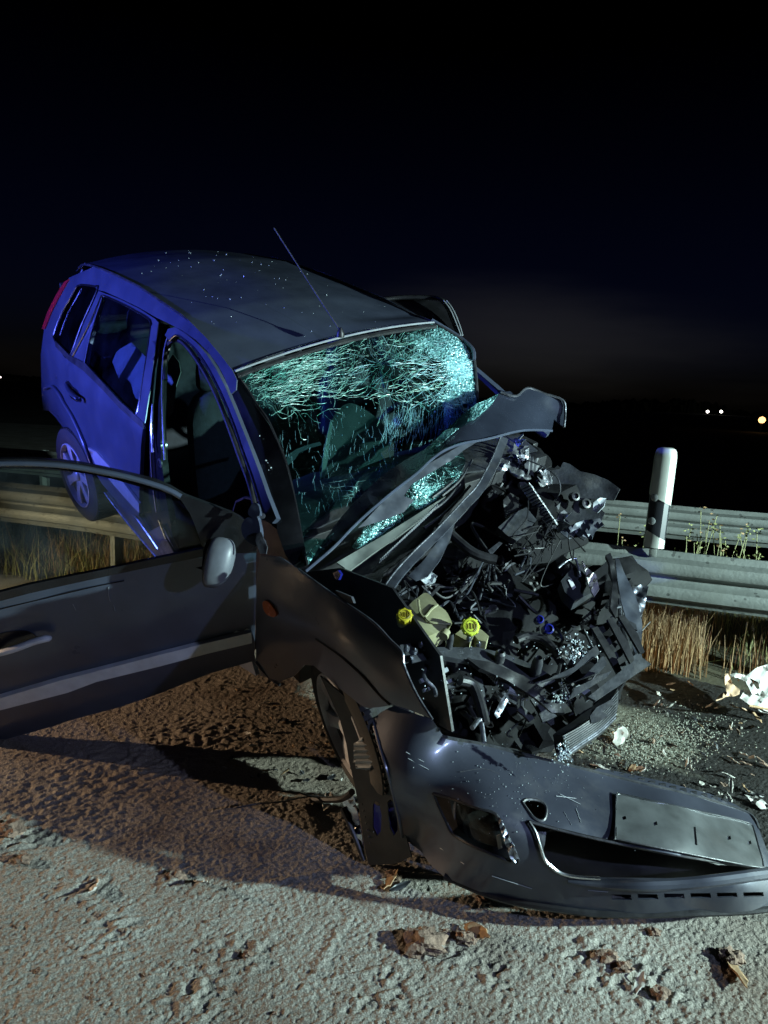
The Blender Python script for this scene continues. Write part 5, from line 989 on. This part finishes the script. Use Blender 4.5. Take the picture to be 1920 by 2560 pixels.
sheet('window_frame', fo, door(.002), GLOSSB, DR, res=12, th=.03)
tube('window_frame_lip', [door(.012)(x, y) for x, y in [(-110, 1176), (-50, 1164), (0, 1159), (70, 1159), (145, 1163), (195, 1169), (241, 1177), (310, 1191), (386, 1212), (425, 1227), (452, 1242)]], .013, PAINT, DR, n=10, flat=.8)
sheet('door_glass', [(-110, 1185), (-50, 1173), (0, 1170), (145, 1175), (241, 1187), (338, 1213), (420, 1233), (452, 1250), (490, 1320), (506, 1372), (400, 1400), (289, 1424), (169, 1450), (72, 1472), (0, 1490), (-110, 1520)], door(-.012), DOORGL, DR, res=40, th=.004)
sheet('door_belt_seal', [(-110, 1508), (0, 1481), (72, 1462), (169, 1442), (289, 1418), (400, 1394), (506, 1372), (508, 1392), (400, 1413), (289, 1436), (169, 1462), (72, 1484), (0, 1503), (-110, 1532)], door(.012), GLOSSB, DR, res=14, th=.02)
tube('door_crease', [door(.003)(x, y) for x, y in [(-110, 1552), (0, 1523), (120, 1494), (230, 1468), (310, 1452)]], .0022, GLOSSB, DR, n=5)
sheet('door_side_moulding', [(-110, 1776), (0, 1746), (145, 1703), (265, 1672), (400, 1637), (520, 1607), (627, 1582), (630, 1608), (520, 1634), (400, 1666), (241, 1705), (169, 1732), (0, 1776), (-110, 1808)], lambda x, y: door(.024)(x, y), LPLAST, DR, res=9, th=.022)
rc_ = door(.005)(38, 1600)
sheet('handle_recess', [(-40, 1606), (-10, 1588), (30, 1579), (66, 1578), (86, 1588), (90, 1602), (70, 1616), (20, 1626), (-30, 1634)], door(.004), GLOSSB, DR, res=9, th=.003, smooth_outline=True)
tube('door_handle', [door(.012)(-40, 1642), door(.045)(0, 1632), door(.050)(40, 1621), door(.045)(80, 1606), door(.04)(108, 1598), door(.02)(118, 1596)], [.019]*30+[.013], LPLAST, DR, n=12, flat=.7)
# mirror
mc = door(.09)(540, 1406); V = []; Fc = []
R3 = np.stack([RGT, UPV, -FWD], 1)
th_ = -.16
for i in range(15):
    a = -math.pi/2+math.pi*i/14
    for k_ in range(24):
        b = 2*math.pi*k_/24; e_ = .7
        q_ = np.array([.062*math.copysign(abs(math.cos(a)*math.cos(b))**e_, math.cos(a)*math.cos(b))+.012*math.sin(a), .092*math.copysign(abs(math.sin(a))**.85, math.sin(a)), .05*math.cos(a)*math.sin(b)])
        if q_[0] < -.02: q_[0] = -.02+(q_[0]+.02)*.45
        q_ = np.array([q_[0]*math.cos(th_)-q_[1]*math.sin(th_), q_[0]*math.sin(th_)+q_[1]*math.cos(th_), q_[2]]); V.append(mc+R3 @ q_)
for i in range(14):
    for k_ in range(24): Fc.append((i*24+k_, i*24+(k_+1) % 24, (i+1)*24+(k_+1) % 24, (i+1)*24+k_))
mr_ = build('door_mirror', V, Fc, MIRM, DR)
sheet('mirror_rim', [(517, 1352), (528, 1346), (520, 1372), (514, 1410), (512, 1440), (516, 1468), (506, 1452), (505, 1410), (509, 1372)], lambda x, y: P(x, y, np.dot(mc-EYE, FWD)-.0), GLOSSB, mr_, res=7, th=.05)
tube('mirror_foot', [door(.0)(560, 1398), door(.07)(548, 1420)], .022, BLACK, mr_, n=10, smooth_path=False)
for pl in ([(272, 1468), (272, 1490), (276, 1504)], [(182, 1510), (190, 1526)], [(284, 1512), (288, 1528)]):
    tube('scratch_mark', [door(.003)(x, y) for x, y in pl], .0012, GPLAST, DR, n=4)
# ================================================================== torn-off bumper
bb = tps([(931, 1800, 2.16), (1054, 2127, 2.18), (1110, 2190, 2.06), (1249, 2247, 2.02), (1389, 2273, 1.98), (1529, 2287, 1.97), (1739, 2284, 1.98), (1920, 2273, 2.02), (2080, 2240, 2.12),
          (1081, 1799, 2.06), (1110, 1840, 2.10), (1298, 1882, 2.16), (1466, 1924, 2.20), (1550, 1945, 2.22), (1774, 2001, 2.26), (1900, 2078, 2.22), (2040, 2130, 2.30), (1180, 2020, 1.98), (1400, 2060, 1.98), (1250, 2140, 1.95), (1700, 2070, 2.04), (1600, 2210, 1.93), (1880, 2170, 2.02), (1880, 2220, 1.98), (1000, 1950, 2.06)])
bg_ = P(1389, 2273, 1.98)
BMP = thing('torn_off_bumper', 'torn-off dark grey front bumper lying on the road in front of the wreck', 'bumper', None, (bg_[0], bg_[1], 0))
fas = [(931, 1800), (950, 1782), (975, 1768), (991, 1766), (1030, 1782), (1081, 1799), (1096, 1822), (1110, 1842), (1160, 1850), (1230, 1866), (1298, 1883), (1380, 1904), (1466, 1925), (1550, 1946), (1660, 1972), (1774, 2001), (1830, 2018), (1872, 2034), (1898, 2074), (1920, 2132), (1950, 2150), (2080, 2160), (2090, 2230), (2000, 2262), (1920, 2274), (1830, 2281), (1739, 2285), (1640, 2289), (1529, 2288), (1460, 2282), (1389, 2274), (1320, 2262), (1249, 2247), (1180, 2222), (1110, 2192), (1075, 2160), (1052, 2128), (1025, 2108), (1005, 2092), (991, 2022), (970, 1938), (949, 1868)]
fogh = [(1083, 1984), (1120, 1994), (1160, 2008), (1200, 2022), (1240, 2036), (1256, 2070), (1276, 2110), (1296, 2156), (1250, 2144), (1210, 2128), (1175, 2112), (1131, 2085), (1112, 2050), (1098, 2020)]
towh = [(1306, 2006), (1316, 1999), (1340, 2000), (1358, 2008), (1366, 2024), (1362, 2046), (1350, 2052), (1334, 2044), (1320, 2026)]
lowg = [(1322, 2054), (1345, 2060), (1368, 2067), (1420, 2080), (1480, 2093), (1543, 2108), (1640, 2128), (1740, 2146), (1830, 2160), (1925, 2172), (2040, 2176), (2040, 2184), (1925, 2182), (1840, 2190), (1740, 2196), (1660, 2198), (1599, 2197), (1500, 2196), (1440, 2192), (1403, 2183), (1380, 2168), (1361, 2148), (1348, 2110), (1338, 2080)]
slh = [[(1528+k*66, 2236-k*1.0), (1578+k*66, 2237-k*1.4), (1580+k*66, 2250-k*1.8), (1530+k*66, 2250-k*1.4)] for k in range(6)]
fsn = dsurf(bb, 0, .0015, 90, 3)
FS = sheet('bumper_fascia', fas, fsn, BUMPER_M, BMP, holes=[fogh, towh, lowg]+slh, res=15, th=.005)
# beads around openings
def ring(name, pl, off, r, mat, par, closed=True, dep=bb, n=6): return tube(name, [P(x, y, dep(x, y)+off) for x, y in (pl+[pl[0]] if closed else pl)], r, mat, par, n=n)
ring('opening_edge', fogh, .0, .0045, BLACK, FS); ring('opening_edge', towh, .0, .0045, DPLAST, FS)
ring('opening_lip', [(1322, 2054), (1338, 2080), (1348, 2110), (1361, 2148), (1380, 2168), (1403, 2183), (1440, 2192), (1500, 2196)], -.006, .005, CHROME, FS, False)
ring('opening_edge', [(1322, 2054), (1420, 2080), (1543, 2108), (1740, 2146), (1925, 2172)], .0, .005, BLACK, FS, False)
ring('fascia_top_edge', [(1096, 1822), (1110, 1842), (1230, 1866), (1380, 1904), (1466, 1925), (1550, 1946), (1660, 1972), (1774, 2001), (1872, 2034), (1898, 2074)], .003, .006, DPLAST, FS, False)
ring('fascia_left_edge', [(931, 1800), (949, 1868), (970, 1938), (991, 2022), (1005, 2092)], .0, .005, BUMPER_M, FS, False)
# top flange going back, seen from above
sheet('top_flange', [(1480, 1926), (1550, 1944), (1660, 1970), (1774, 1998), (1872, 2032), (1840, 2012), (1774, 1984), (1660, 1954), (1550, 1930), (1500, 1920)], lambda x, y: P(x, y, bb(x, y)+.03), BUMPER_M, FS, res=12, th=.004)
tb = [P(1500+i*26, 1925+i*6.4, bb(1500+i*26, 1930+i*6.6)+.045) for i in range(13)]
[build('flange_tab', *box_vf(p, [RGT, UPV, FWD], (.010, .006, .004)), DPLAST, FS) for p in tb]
# lower lip strip catching the light
ring('lower_lip', [(1420, 2204), (1500, 2212), (1600, 2214), (1700, 2210), (1800, 2200), (1920, 2184), (2040, 2176)], -.010, [.004+.013*min(1, i/14) for i in range(37)], BUMPER_M, FS, False, n=10)
ring('splitter_edge', [(1110, 2190), (1249, 2246), (1389, 2272), (1529, 2286), (1739, 2283), (1920, 2272), (2080, 2232)], -.004, .010, BLACK, FS, False, n=8)
# number plate holder
plo = [(1541, 1990), (1556, 1986), (1640, 2004), (1740, 2026), (1830, 2046), (1876, 2060), (1886, 2076), (1898, 2120), (1908, 2160), (1900, 2168), (1830, 2156), (1740, 2138), (1640, 2118), (1544, 2098), (1538, 2088)]
hol = [[(x-5, y-4), (x+4, y-5), (x+6, y+4), (x-3, y+6)] for x, y in ((1560, 2044), (1638, 2058), (1822, 2094), (1873, 2106))]
PH = sheet('number_plate_holder', plo, dsurf(bb, -.010), pbr('wet_plate_holder', (.085, .09, .09), .3, .1, .35, 12, .05, 20, dirt=.8, dirtcol=(.03, .028, .026)), FS, holes=hol, res=12, th=.008)
ring('plate_holder_rim', plo, -.011, .0026, DPLAST, PH); ring('plate_holder_rim', [(1541, 2090), (1541, 1990), (1556, 1986), (1640, 2004), (1740, 2026), (1830, 2046), (1876, 2060)], -.013, .0018, CHROME, PH, False)
ring('plate_mark', [(1738, 2068), (1740, 2090), (1742, 2112)], -.013, .002, BLACK, PH, False)
for pl in ([(1015, 1880), (1060, 1905)], [(1020, 1896), (1072, 1924)], [(1150, 1930), (1210, 1922), (1250, 1936)], [(1400, 1985), (1450, 2010)], [(1410, 2030), (1428, 2062)], [(1440, 2022), (1452, 2056)], [(1100, 2120), (1160, 2160)], [(1230, 2190), (1330, 2222)], [(1470, 2226), (1520, 2230)], [(1390, 1990), (1440, 1996)]):
    tube('scratch_mark', [P(x, y, bb(x, y)-.002) for x, y in pl], .0011, DPLAST if len(pl) > 2 else GPLAST, FS, n=4)
# fog lamp and its torn cover
sheet('fascia_dark_backing', [(1110, 1860), (1290, 1905), (1540, 1965), (1700, 2010), (1540, 2080), (1400, 2070), (1310, 2090), (1280, 2040), (1200, 2000), (1080, 1960)], lambda x, y: P(x, y, bb(x, y)+.06), BLACK, BMP, res=40, th=.02)  # black sheet added behind the fascia so its openings look dark
ring_d = lambda x, y: P(x, y, bb(x, y)+.07)
FL = sheet('fog_lamp_housing', [(1075, 1978), (1250, 2030), (1305, 2165), (1130, 2095)], lambda x, y: P(x, y, bb(x, y)+.10), BLACK, BMP, res=20, th=.02)
sheet('fog_lamp_inner', [(1135, 2004), (1180, 2016), (1240, 2040), (1250, 2070), (1262, 2110), (1240, 2118), (1180, 2100), (1145, 2070), (1138, 2040)], lambda x, y: P(x, y, bb(x, y)+.05), glass_mat('fog_lamp_glass', (.5, .5, .45), dust=.12), FL, res=14, th=.006)
lathe('fog_lamp_reflector', P(1195, 2060, bb(1195, 2060)+.085), -FWD, [(.012, -.02), (.03, -.01), (.042, .008), (.046, .012)], DPLAST, FL, n=22)
sheet('torn_lamp_surround', [(1242, 2036), (1254, 2050), (1270, 2084), (1286, 2116), (1298, 2148), (1290, 2158), (1276, 2146), (1264, 2112), (1252, 2076)], dsurf(bb, -.012, .006, 9, 4), STEEL, FL, res=7, th=.003)
sheet('lamp_bracket', [(1124, 1998), (1140, 2004), (1136, 2050), (1130, 2030)], dsurf(bb, .02), INNERP, FL, res=8, th=.004)
sheet('lamp_bracket', [(1240, 2090), (1250, 2086), (1256, 2120), (1246, 2124)], dsurf(bb, .02), GPLAST, FL, res=8, th=.004)
sheet('grille_stub', [(1344, 2078), (1366, 2080), (1362, 2110), (1356, 2132), (1350, 2110)], dsurf(bb, .03), DPLAST, BMP, res=8, th=.004)
sheet('lower_grille_backing', [(1340, 2062), (1543, 2112), (1925, 2178), (1925, 2300), (1500, 2260), (1380, 2200)], lambda x, y: P(x, y, bb(x, y)+.22), BLACK, BMP, res=40, th=.01)
crumbs('glass_fragments', [fsn(RNG.normal(1290, 110), RNG.normal(1950, 60))-FWD*.004 for _ in range(170)], .0009, GLC, BMP)
# ================================================================== debris on the road
def gpt(px, py, z=0.): r_ = ray(px, py); return EYE+r_*((z-EYE[2])/r_[2])
def clod(px, py, r, label, mat=CLOD, group=None, cat='clod', name='clod', seed=0, flat=.45, z=None):
    q = np.random.default_rng(seed+int(px)+int(py)); c = gpt(px, py, .0); c[2] = relief(np.array([c[0]]), np.array([c[1]]))[0]+r*flat*.5; V = []; Fc = []; n = 9
    ph = q.uniform(0, 6, 6)
    for i in range(n+1):
        a = -math.pi/2+math.pi*i/n
        for k in range(2*n):
            b = math.pi*k/n; d = np.array([math.cos(a)*math.cos(b), math.cos(a)*math.sin(b), math.sin(a)]); f_ = 1+.22*math.sin(4*d[0]+ph[0])*math.sin(5*d[1]+ph[1])+.2*math.sin(9*d[2]+7*d[0]+ph[2])+.15*q.normal()*abs(math.cos(a))
            V.append(c+d*r*f_*np.array([1, .8, flat]))
    for i in range(n):
        for k in range(2*n): Fc.append((i*2*n+k, i*2*n+(k+1) % (2*n), (i+1)*2*n+(k+1) % (2*n), (i+1)*2*n+k))
    o = build(name, V, Fc, mat, loc=(c[0], c[1], 0), ang=25); tag(o, label, cat, group); return o
def flake(px, py, w_, h_, label, mat, seed, cat='fragment', name='plastic_fragment', group=None, z=.012, tilt=.35, amp=.25):
    q = np.random.default_rng(seed); c = gpt(px, py, z); nrm = np.array([0, 0, 1.])+q.normal(0, tilt, 3); nrm /= np.linalg.norm(nrm); u, v = frame_of(nrm); a_ = q.uniform(0, 3.1); U = u*math.cos(a_)+v*math.sin(a_); W2 = np.cross(nrm, U); n = 6; V = []
    k1, p1 = q.uniform(1, 3), q.uniform(0, 6)
    for i in range(n):
        for j in range(n):
            a, b = i/(n-1)*2-1, j/(n-1)*2-1; sh = (1-.35*abs(b)**2)*(1+.15*q.normal()); V.append(c+U*w_*a*sh+W2*h_*b*(1-.3*a*a)*(1+.12*q.normal())+nrm*amp*min(w_, h_)*(math.sin(k1*a*2+p1)+.5*math.sin(3*b)))
    mz = min(p[2] for p in V)
    V = [p+np.array([0, 0, max(0, .004-mz)]) for p in V]
    o = build(name, V, [(i*n+j, (i+1)*n+j, (i+1)*n+j+1, i*n+j+1) for i in range(n-1) for j in range(n-1)], mat, loc=(c[0], c[1], 0), solid=.003, ang=25); tag(o, label, cat, group); return o
for (px, py, r, lab) in ((1062, 2365, .055, 'wide reddish brown clod in front of the bumper, left one of a touching pair'), (1165, 2350, .030, 'small pale topped clod right of the wide brown one in front of the bumper'), (440, 2195, .030, 'dark clod beside a scuffed hollow in the lower left foreground'), (30, 2085, .045, 'dark flattened clod at the left picture edge'), (60, 2155, .025, 'small clod below the flattened one at the left edge'),
                          (1520, 2400, .028, 'tan clod in the right foreground below the number plate recess'), (1560, 2425, .022, 'smaller clod touching the tan one in the right foreground'), (1650, 2490, .024, 'round clod near the bottom right corner'), (1830, 2400, .035, 'dark upright clod at the right, above the bottom corner'), (1635, 2335, .018, 'small orange brown clod just under the bumper splitter on the right'), (985, 2190, .025, 'clod beside the foot of the wheel arch liner'), (620, 2395, .014, 'tiny clod alone in the middle foreground'), (1205, 2250, .02, 'dark clod tucked under the bumper lip')):
    clod(px, py, r, lab)
for k, (px, py, w_, h_, lab, m_) in enumerate(((1190, 2330, .045, .018, 'curled brown leaf standing beside the pale topped clod', LEAF), (975, 2200, .045, .014, 'curled strip of trim below the wheel arch liner', LEAF), (1000, 2215, .04, .01, 'thin blue black trim sliver below the liner', DPLAST), (1215, 2262, .03, .014, 'small black plastic chip under the bumper lip', BLACK), (1840, 2420, .07, .018, 'long bent brown strip in the lower right', LEAF), (1600, 2455, .035, .012, 'pale broken chip below the tan clod', PALE), (500, 2210, .04, .015, 'pale scraped flake in the scuffed hollow, lower left', PALE),
                                              (235, 2215, .035, .012, 'pale flake pressed into the binder, far lower left', PALE), (690, 2015, .16, .012, 'black torn strip lying left of the front wheel', BLACK), (760, 2005, .12, .014, 'second torn strip nearest the front tyre', BLACK), (820, 2000, .05, .02, 'tan chip by the torn strips and front tyre', PALE), (1900, 2010, .05, .022, 'pale drilled metal bracket lying at the right picture edge', WHITE), (1890, 1990, .05, .006, 'thin pale strip above the drilled bracket', WHITE), (1730, 1570, .03, .012, 'white glossy chip in the grass below the guardrail', WHITE),
                                              (1660, 1570, .11, .03, 'dark curled plastic strip in the grass under the guardrail', BLACK), (1550, 1950-100, .05, .03, 'pale round flat plate at the left of the pale binder patch', PALE), (1345, 1905, .03, .02, 'pale crumpled chip just behind the bumper edge', PALE), (1500, 1915, .04, .012, 'pale curled strip right of the radiator', PALE), (1600, 1925, .035, .014, 'white three pointed chip behind the bumper', WHITE), (1580, 1960, .05, .012, 'pale chip close behind the number plate recess', PALE))):
    flake(px, py, w_, h_, lab, m_, 40+k)
# white broken trim heap at right
wh = thing('broken_trim', 'large white torn plastic trim piece with peach lining at the right picture edge', 'car trim', None, tuple(gpt(1870, 1790)))
wdq = tps([(1800, 1750, 3.40), (1920, 1700, 3.55), (1860, 1800, 3.30), (1960, 1780, 3.4)])
sheet('trim_shell', [(1865, 1690), (1890, 1670), (1935, 1655), (1960, 1700), (1950, 1770), (1920, 1780), (1882, 1768), (1850, 1745), (1862, 1725), (1900, 1722), (1895, 1705)], dsurf(wdq, 0, .013, 15, 5), WHITE, wh, res=8, th=.004)
sheet('trim_arm', [(1824, 1686), (1840, 1682), (1870, 1690), (1888, 1716), (1900, 1740), (1880, 1735), (1865, 1705), (1845, 1694), (1828, 1694)], dsurf(wdq, -.03, .01, 12, 5), WHITE, wh, res=7, th=.004)
sheet('trim_lining', [(1812, 1684), (1820, 1684), (1832, 1710), (1850, 1724), (1848, 1736), (1815, 1742), (1790, 1750), (1802, 1734), (1816, 1728), (1812, 1706)], dsurf(wdq, -.04, .012, 12, 6), PEACH, wh, res=7, th=.006)
tube('trim_spine', [P(1872, 1764, 3.33), P(1925, 1775, 3.36), P(1960, 1795, 3.38)], .006, LEAF, wh, n=6)
flake(1845, 1775, .055, .014, 'orange tinted splinter in front of the white trim piece', PEACH, 81); flake(1905, 1782, .05, .02, 'white splinter right under the white trim piece', WHITE, 82); flake(1800, 1770, .03, .008, 'tiny pale splinter left of the orange tinted one', PALE, 83)
# many small chips strewn right of the wreck and around
q = np.random.default_rng(12); n_ = 0
for i in range(230):
    px, py = q.uniform(1450, 1919), q.uniform(1600, 2010)
    if py > 1880+.35*(px-1450) or (px < 1620 and py < 1700): continue
    c = gpt(px, py); m_ = [LEAF, PALE, DPLAST, CLOD, BLACK, PALE][q.integers(6)]; n_ += 1
    if n_ > 110: break
    flake(px, py, q.uniform(.008, .035), q.uniform(.004, .012), 'small broken chip strewn on the wet road right of the wreck', m_, 900+i, name='debris_chip', cat='debris chip', group='chips strewn right of the wreck', tilt=.5)
for i in range(60):
    px, py = q.uniform(560, 860), q.uniform(1640, 1960); flake(px, py, q.uniform(.006, .022), q.uniform(.004, .010), 'small chip on the brown binder between open door and front tyre', [LEAF, PALE, BLACK][q.integers(3)], 1300+i, name='debris_chip', cat='debris chip', group='chips between door and tyre', tilt=.5)
for i in range(26):
    px, py = q.uniform(0, 1900), q.uniform(2300, 2540); clod(px, py, q.uniform(.004, .010), 'pea sized clod in the bare foreground binder', group='pea sized foreground clods', name='small_clod', seed=i)
# pale scattered binder patch right of the radiator
pv = []
for i in range(2400):
    x, y = q.normal(1640, 85), q.normal(1850, 34); x -= (y-1850)*.6; c = gpt(x, y, .008); s_ = q.uniform(.001, .0032); pv.append(box_vf(c, np.linalg.qr(q.normal(0, 1, (3, 3)))[0], (s_, s_*.8, s_*.7)))
o = build('binder_granules', *join(pv), pbr('pale_granules', (.27, .275, .23), .9, 0, .3, 60), kind='stuff', smooth=False, loc=(1.2, 2.9, 0)); tag(o, 'pale oil binder granules spilled right of the radiator', 'binder')
# ================================================================== lamps of the site (out of frame)
def floodlight(name, loc, target, label, cat, col, hw=.14, hh=.09, st=3.):
    loc = np.array(loc); d = np.array(target)-loc; d /= np.linalg.norm(d); up = np.array([0, 0, 1.]); r_ = np.cross(d, up); r_ /= np.linalg.norm(r_); u_ = np.cross(r_, d); c = loc-d*.12
    t_ = thing(name, label, cat, None, (c[0], c[1], 0))
    box('lamp_head', c, (hw, .06, hh), BLACK, t_, ax=[r_, d, u_], bevel=.01)
    V_, F_ = box_vf(c+d*.062, [r_, d, u_], (hw*.9, .002, hh*.85)); build('lamp_lens', V_, F_, emis('lens_glow', col, st), t_)
    tube('mast', [c-np.array([0, 0, .05]), np.array([c[0], c[1], .35])], .018, STEEL, t_, n=8, smooth_path=False)
    for a in (0, 2.09, 4.19): tube('tripod_leg', [np.array([c[0], c[1], .4]), np.array([c[0]+.3*math.cos(a), c[1]+.3*math.sin(a), 0])], .012, STEEL, t_, n=6, smooth_path=False)
floodlight('work_lamp', WORK['loc'], WORK['target'], 'tripod work lamp right of the scene', 'work lamp', WORK['color'])
floodlight('work_lamp', WARM['loc'], WARM['target'], 'low warm lamp left of the scene', 'work lamp', WARM['color'])
_l = np.array(WARM['loc']); _d = np.array([4.3, .6, 0.]); _d /= np.linalg.norm(_d)
tag(box('beam_cutoff_plate', _l+_d*.25+np.array([0, 0, -.0165+.12]), (.5, .004, .12), BLACK, None, ax=[np.cross(_d, [0, 0, 1.]), _d, (0, 0, 1)], bevel=.001), 'added black plate, out of view, cutting off the low warm beam', 'beam cutoff plate')  # added unseen plate, keeps the warm beam low and off the wing
floodlight('beacon', BLUE['loc'], BLUE['target'], 'blue emergency beacon on a stand left of the scene', 'beacon', BLUE['color'])
floodlight('beacon', BLUE2['loc'], BLUE2['target'], 'blue emergency beacon on a stand behind the photographer', 'beacon', BLUE2['color'])
